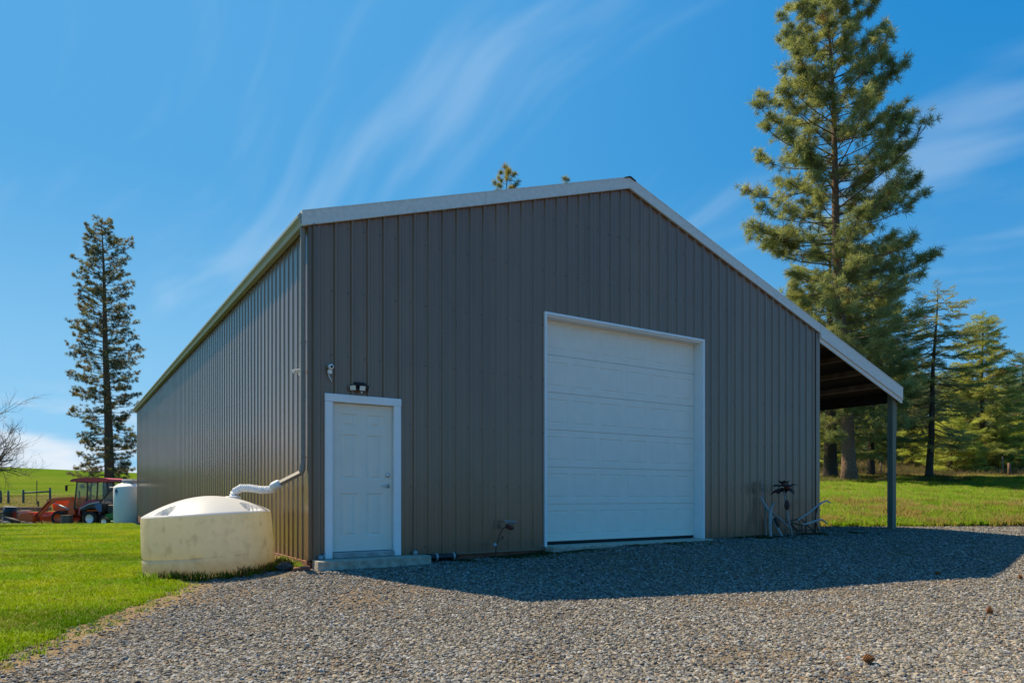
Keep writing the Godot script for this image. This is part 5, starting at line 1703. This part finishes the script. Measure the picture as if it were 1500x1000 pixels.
# ---------------------------------------------------------------- sky
func sky_picture() -> ImageTexture:
	var w := 2048
	var h := 1024
	var n := FastNoiseLite.new()
	n.seed = 5; n.frequency = 1.0; n.fractal_octaves = 5; n.noise_type = FastNoiseLite.TYPE_SIMPLEX_SMOOTH
	var wide := FastNoiseLite.new()
	wide.seed = 8; wide.frequency = 1.0; wide.fractal_octaves = 3; wide.noise_type = FastNoiseLite.TYPE_SIMPLEX_SMOOTH
	var data := PackedFloat32Array()
	data.resize(w * h * 3)
	var sun := SUN.normalized()
	var wisps := []                                           # banks of cirrus: middle, direction, length, width, how thick
	for p in [[[-0.20, 0.48], [0.10, 0.68], 0.26, 0.09, 0.42], [[-0.06, 0.60], [0.10, 0.66], 0.16, 0.08, 0.45], [[0.62, 0.50], [0.74, 0.56], 0.13, 0.05, 1.1], [[0.30, 0.42], [0.36, 0.46], 0.10, 0.05, 0.45], [[-0.47, 0.29], [-0.33, 0.38], 0.13, 0.025, 0.5], [[0.68, 0.36], [0.75, 0.38], 0.12, 0.02, 0.6]]:
		var a := Vector3(p[0][0], p[0][1], -1.0).normalized()
		var b := Vector3(p[1][0], p[1][1], -1.0).normalized()
		wisps.append([a, (b - a).normalized(), p[2], p[3], p[4]])
	var horizon := Vector3(0.27, 0.60, 0.88)
	var middle := Vector3(0.072, 0.410, 0.78)
	var zenith := Vector3(0.0, 0.205, 0.60)
	for j in h:
		var el := PI / 2.0 - PI * (j + 0.5) / h
		var y := sin(el)
		var cy := cos(el)
		for i in w:
			var k := (j * w + i) * 3
			if y <= 0.0:
				data[k] = 0.13; data[k + 1] = 0.13; data[k + 2] = 0.11
				continue
			var az := TAU * (i + 0.5) / w
			var x := sin(az) * cy
			var z := -cos(az) * cy
			var g := x * sun.x + y * sun.y + z * sun.z
			# clear sky: pale at the horizon, deeper upwards and away from the sun
			var side := smooth(-0.35, 1.0, g)
			var c := horizon.lerp(middle, 1.0 - exp(-y * 4.5)).lerp(zenith, smooth(0.15, 0.8, y) * 0.75 + 0.25 * smooth(0.0, 0.3, y))
			c = c.lerp(Vector3(0.115, 0.425, 0.80), smooth(0.42, 0.95, g) * 0.8)
			c = c.lerp(zenith, 0.45 * smooth(0.75, 0.2, g) * smooth(0.0, 0.6, y + 0.1))
			c = c.lerp(Vector3(0.33, 0.66, 0.94), smooth(0.42, 0.03, y) * smooth(0.1, 0.75, g) * 0.8)
			c += Vector3(1.0, 1.0, 1.0) * 0.9 * pow(maxf(g, 0.0), 60.0)
			# high cirrus drawn out in streaks, on a flat sheet overhead
			var hx := x / (y + 0.12)
			var hz := -z / (y + 0.12)
			var a := -hx * 0.66 + hz * 0.75
			var b := hx * 0.75 + hz * 0.66
			var wob := wide.get_noise_2d(a * 0.5, b * 0.5)
			var s := 0.5 + 0.5 * n.get_noise_2d(a * 1.3 + wob * 0.5, b * 8.0 + wob * 1.6)
			var cover := 0.16 + 0.40 * wide.get_noise_2d(a * 0.45 + 31.7, b * 0.6 + 4.2)
			for w_ in wisps:
				var q: Vector3 = Vector3(x, y, z) - w_[0]
				cover += w_[4] * exp(-pow(q.dot(w_[1]) / w_[2], 2.0) - pow((q - w_[1] * q.dot(w_[1])).length() / w_[3], 2.0))
			var m := smooth(0.44, 1.05, s * 0.66 + cover * 0.50) * smooth(0.03, 0.2, y)
			# low fair-weather clouds near the skyline
			var low := 0.5 + 0.5 * n.get_noise_2d(az * 3.2 + 7.0, y * 22.0)
			low = smooth(0.44, 0.72, low + 0.30 * smooth(0.10, 0.015, y)) * smooth(0.145, 0.045, y)
			low *= smooth(-0.1, 0.55, g)
			c = c.lerp(Vector3(0.62, 0.78, 0.93), m * 0.27)
			c = c.lerp(Vector3(0.86, 0.91, 0.97), low * 0.85)
			c /= EXPOSURE
			data[k] = c.x; data[k + 1] = c.y; data[k + 2] = c.z
	return ImageTexture.create_from_image(Image.create_from_data(w, h, false, Image.FORMAT_RGBF, data.to_byte_array()))

func build_materials() -> void:
	var fine := grain(101, 0.03, lin(0.80, 0.80, 0.80), lin(1.0, 1.0, 1.0))
	var faint := grain(107, 0.01, lin(0.93, 0.93, 0.92), lin(1.0, 1.0, 1.0))
	var rough_n := ImageTexture.create_from_image(noise_image(102, 0.02, 5, 512))
	var speck := ImageTexture.create_from_image(noise_image(103, 0.08, 4, 512))
	var streak := grain(104, 0.02, lin(0.62, 0.60, 0.58), lin(1.0, 1.0, 1.0), 4, 512, FastNoiseLite.TYPE_SIMPLEX_SMOOTH, Vector2(1.0, 0.08))
	var wood := grain(105, 0.02, lin(0.42, 0.40, 0.38), lin(1.0, 1.0, 1.0), 4, 512, FastNoiseLite.TYPE_SIMPLEX_SMOOTH, Vector2(1.0, 0.06))
	var blotch := grain(106, 0.012, lin(0.55, 0.52, 0.48), lin(1.0, 1.0, 1.0))
	var M_ := M
	M.siding = []
	for k in 3:
		var c: float = [1.0, 0.96, 1.04][k]
		var m := mat("siding_paint_%d" % k, lin(0.225 * c, 0.136 * c, 0.080 * c), 0.22)
		wear(m, grain(110 + k, 0.012, lin(0.86, 0.86, 0.87), lin(1.0, 1.0, 1.0), 5, 256), Vector3(0.7, 0.25, 0.7))
		m.metallic_specular = 0.6
		M.siding.append(m)
	wear(mat("inside", lin(0.25, 0.22, 0.18), 0.9), fine, Vector3.ONE)
	mat("screw", lin(0.05, 0.05, 0.05), 0.5); M.screw.vertex_color_use_as_albedo = true; M.screw.albedo_color = Color.WHITE
	wear(mat("trim", lin(0.74, 0.74, 0.69), 0.5), fine, Vector3(0.6, 0.6, 0.6))
	wear(mat("gutter", lin(0.38, 0.375, 0.31), 0.42), fine, Vector3.ONE * 0.6)
	wear(mat("downspout", lin(0.27, 0.24, 0.20), 0.45), fine, Vector3.ONE * 0.6)
	wear(mat("roof", lin(0.10, 0.10, 0.105), 0.5), fine, Vector3.ONE * 0.5)
	mat("darktrim", lin(0.03, 0.03, 0.03), 0.55)
	wear(mat("white", lin(0.86, 0.87, 0.87), 0.4), faint, Vector3.ONE * 0.8)
	wear(mat("door", lin(0.87, 0.82, 0.72), 0.5), faint, Vector3.ONE * 0.5)
	wear(mat("creamdoor", lin(0.80, 0.76, 0.66), 0.5), faint, Vector3.ONE * 0.6)
	wear(mat("pale_sill", lin(0.45, 0.46, 0.46), 0.6), blotch, Vector3.ONE)
	wear(mat("concrete", lin(0.55, 0.50, 0.41), 0.9), blotch, Vector3.ONE * 1.4, rough_n, 0.8)
	wear(mat("paver", lin(0.16, 0.175, 0.19), 0.9), blotch, Vector3.ONE * 2.0, rough_n, 0.8)
	wear(mat("redwood", lin(0.30, 0.125, 0.075), 0.85), wood, Vector3(0.25, 2.0, 0.25), rough_n, 0.2)
	wear(mat("oldwood", lin(0.30, 0.22, 0.155), 0.9), wood, Vector3(1.6, 1.6, 0.3), rough_n, 0.2)
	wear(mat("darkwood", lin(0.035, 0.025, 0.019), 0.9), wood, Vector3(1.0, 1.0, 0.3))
	wear(mat("tanwood", lin(0.30, 0.20, 0.10), 0.9), wood, Vector3(0.3, 2.0, 2.0))
	wear(mat("greenwood", lin(0.20, 0.225, 0.165), 0.85), streak, Vector3(1.4, 0.5, 1.4), rough_n, 0.3)
	wear(mat("palewood", lin(0.44, 0.44, 0.43), 0.85), blotch, Vector3.ONE * 3.0)
	wear(mat("rock", lin(0.12, 0.105, 0.09), 0.95), blotch, Vector3.ONE * 3.0, rough_n, 1.5)
	mat("black", lin(0.014, 0.014, 0.016), 0.45)
	mat("rubber", lin(0.02, 0.02, 0.02), 0.85)
	mat("led", lin(0.75, 0.74, 0.66), 0.25)
	mat("chrome", lin(0.62, 0.62, 0.62), 0.25, 1.0)
	wear(mat("galv", lin(0.42, 0.44, 0.45), 0.5, 0.4), fine, Vector3.ONE)
	wear(mat("rust", lin(0.07, 0.04, 0.028), 0.9), blotch, Vector3.ONE * 4.0)
	wear(mat("redrust", lin(0.20, 0.055, 0.035), 0.8), blotch, Vector3.ONE * 4.0)
	wear(mat("darkrust", lin(0.06, 0.020, 0.016), 0.75), blotch, Vector3.ONE * 4.0)
	mat("palemetal", lin(0.40, 0.42, 0.44), 0.5)
	mat("white_plastic", lin(0.70, 0.71, 0.72), 0.45)
	mat("whitetank", lin(0.86, 0.84, 0.78), 0.5)
	mat("greyplastic", lin(0.35, 0.36, 0.37), 0.6)
	mat("emblem", lin(0.01, 0.06, 0.18), 0.5)
	for g in [["tank", lin(0.88, 0.84, 0.68)], ["tank_top", lin(0.88, 0.90, 0.95)]]:
		var t := mat(g[0], g[1], 0.4)
		if g[0] == "tank": wear(t, tank_stain(), Vector3(0.5, 0.5, 0.5))
		else: wear(t, faint, Vector3.ONE)
		t.backlight_enabled = true
		t.backlight = lin(1.0, 0.93, 0.64) if g[0] == "tank" else lin(1.0, 1.0, 1.0)
	wear(mat("orange", lin(0.88, 0.13, 0.02), 0.4), fine, Vector3.ONE)
	mat("orangedark", lin(0.28, 0.03, 0.012), 0.55)
	mat("redroof", lin(0.45, 0.04, 0.05), 0.4)
	mat("blue", lin(0.05, 0.12, 0.27), 0.4)
	mat("green", lin(0.02, 0.13, 0.03), 0.45)
	for g in [["tint", Color(0.12, 0.36, 0.28, 0.16)], ["clear", Color(0.5, 0.6, 0.7, 0.2)]]:
		var m := mat(g[0], g[1], 0.08)
		m.transparency = BaseMaterial3D.TRANSPARENCY_ALPHA
	wear(mat("cone", lin(0.34, 0.155, 0.06), 0.85), blotch, Vector3.ONE * 5.0)
	var bark := ImageTexture.create_from_image(noise_image(120, 0.03, 4, 512, FastNoiseLite.TYPE_CELLULAR, Vector2(1.0, 0.4)))
	var barkc := grain(121, 0.03, lin(0.35, 0.32, 0.30), lin(1.0, 1.0, 1.0), 4, 512, FastNoiseLite.TYPE_CELLULAR, Vector2(1.0, 0.4))
	wear(mat("bark", lin(0.30, 0.185, 0.12), 0.95), barkc, Vector3(1.4, 0.9, 1.4), bark, 3.5)
	wear(mat("dark_bark", lin(0.10, 0.08, 0.06), 0.95), barkc, Vector3(1.8, 0.8, 1.8), bark, 3.0)
	wear(mat("greybark", lin(0.24, 0.21, 0.17), 0.95), wood, Vector3(2.0, 0.4, 2.0), rough_n, 1.0)
	mat("twig", lin(0.13, 0.10, 0.08), 0.9)
	for g in [["needles", 1.0], ["grass", 0.9]]:
		var m := mat(g[0], Color.WHITE, 0.55)
		m.vertex_color_use_as_albedo = true
		m.backlight_enabled = true
		m.backlight = Color(g[1], g[1], g[1] * 0.6).linear_to_srgb()
		m.metallic_specular = 0.2
	var s := mat("stone", Color.WHITE, 0.85)
	s.vertex_color_use_as_albedo = true
	s.metallic_specular = 0.35
	var gs := mat("gravel_soil", Color.WHITE, 0.95)
	gs.vertex_color_use_as_albedo = true
	gs.metallic_specular = 0.15
	wear(gs, grain(131, 0.10, lin(0.45, 0.44, 0.43), lin(1.25, 1.2, 1.15), 4, 1024), Vector3.ONE * 0.45, ImageTexture.create_from_image(noise_image(132, 0.10, 4, 1024)), 2.0, true)
	var tf := mat("turf", Color.WHITE, 0.95)
	tf.vertex_color_use_as_albedo = true
	tf.metallic_specular = 0.0
	wear(tf, grain(133, 0.09, lin(0.5, 0.5, 0.45), lin(1.25, 1.25, 1.2), 4, 1024), Vector3.ONE * 0.4, ImageTexture.create_from_image(noise_image(134, 0.09, 4, 1024)), 4.0, true)

func tank_stain() -> ImageTexture:                           # cream plastic, browner and dirtier towards the foot, with faint runs (the picture spans 2 m)
	var a := noise_image(141, 0.02, 5, 512)
	var b := noise_image(142, 0.03, 4, 512, FastNoiseLite.TYPE_SIMPLEX_SMOOTH, Vector2(1.0, 0.15))
	var im := Image.create(512, 512, false, Image.FORMAT_RGB8)
	for y in 512:
		for x in 512:
			var n := a.get_pixel(x, y).r
			var m := b.get_pixel(x, y).r
			var up := 2.0 * (1.0 - y / 512.0)                 # height above the foot
			var c := Color(0.97, 0.96, 0.93).lerp(Color(0.86, 0.84, 0.78), smooth(0.45, 0.8, n * 0.6 + m * 0.4))
			c = c.lerp(Color(0.80, 0.66, 0.48), smooth(0.34, 0.0, up + 0.12 * (m - 0.5)) * 0.6 * (0.5 + n))
			c = c.lerp(Color(0.62, 0.50, 0.36), smooth(0.10, 0.0, up) * smooth(0.35, 0.7, n) * 0.8)
			if absf(up - 0.30) < 0.010: c = c.lerp(Color(0.75, 0.66, 0.5), 0.3 * smooth(0.45, 0.6, n))
			im.set_pixel(x, y, c)
	return ImageTexture.create_from_image(im)

func _ready() -> void:
	# camera, sky, sun, exposure
	var cam := Camera3D.new()
	cam.name = "camera"
	cam.position = Vector3(0, 1.05, 0)
	cam.keep_aspect = Camera3D.KEEP_HEIGHT
	cam.projection = Camera3D.PROJECTION_FRUSTUM
	cam.near = 0.1
	cam.far = 4000.0
	cam.size = 0.1 * 1000.0 / 1020.1
	cam.frustum_offset = Vector2(0, 0.1 * 225.5 / 1020.1)
	add_child(cam)
	cam.current = true
	var we := WorldEnvironment.new()
	we.name = "environment"
	var e := Environment.new()
	e.background_mode = Environment.BG_SKY
	var sky := Sky.new()
	var sm := PanoramaSkyMaterial.new()
	sm.panorama = sky_picture()
	sky.sky_material = sm
	e.sky = sky
	e.tonemap_mode = Environment.TONE_MAPPER_LINEAR
	e.tonemap_exposure = EXPOSURE
	e.sdfgi_enabled = true
	e.ssao_enabled = true
	e.ssil_enabled = true
	we.environment = e
	add_child(we)
	var sun := DirectionalLight3D.new()
	sun.name = "sun"
	sun.light_color = Color(1.0, 0.92, 0.78)
	sun.light_energy = 1.6
	sun.light_angular_distance = 0.5
	sun.shadow_enabled = true
	add_child(sun)
	sun.look_at_from_position(SUN * 100.0, Vector3.ZERO, Vector3.UP)

	bumps.seed = 3
	bumps.frequency = 0.35
	bumps.fractal_octaves = 3
	patches.seed = 9
	patches.frequency = 0.5
	patches.fractal_octaves = 4
	build_materials()
	build_ground()
	build_barn()
	build_trees()
	build_far()
	build_small()
	build_gravel()
	build_grass()
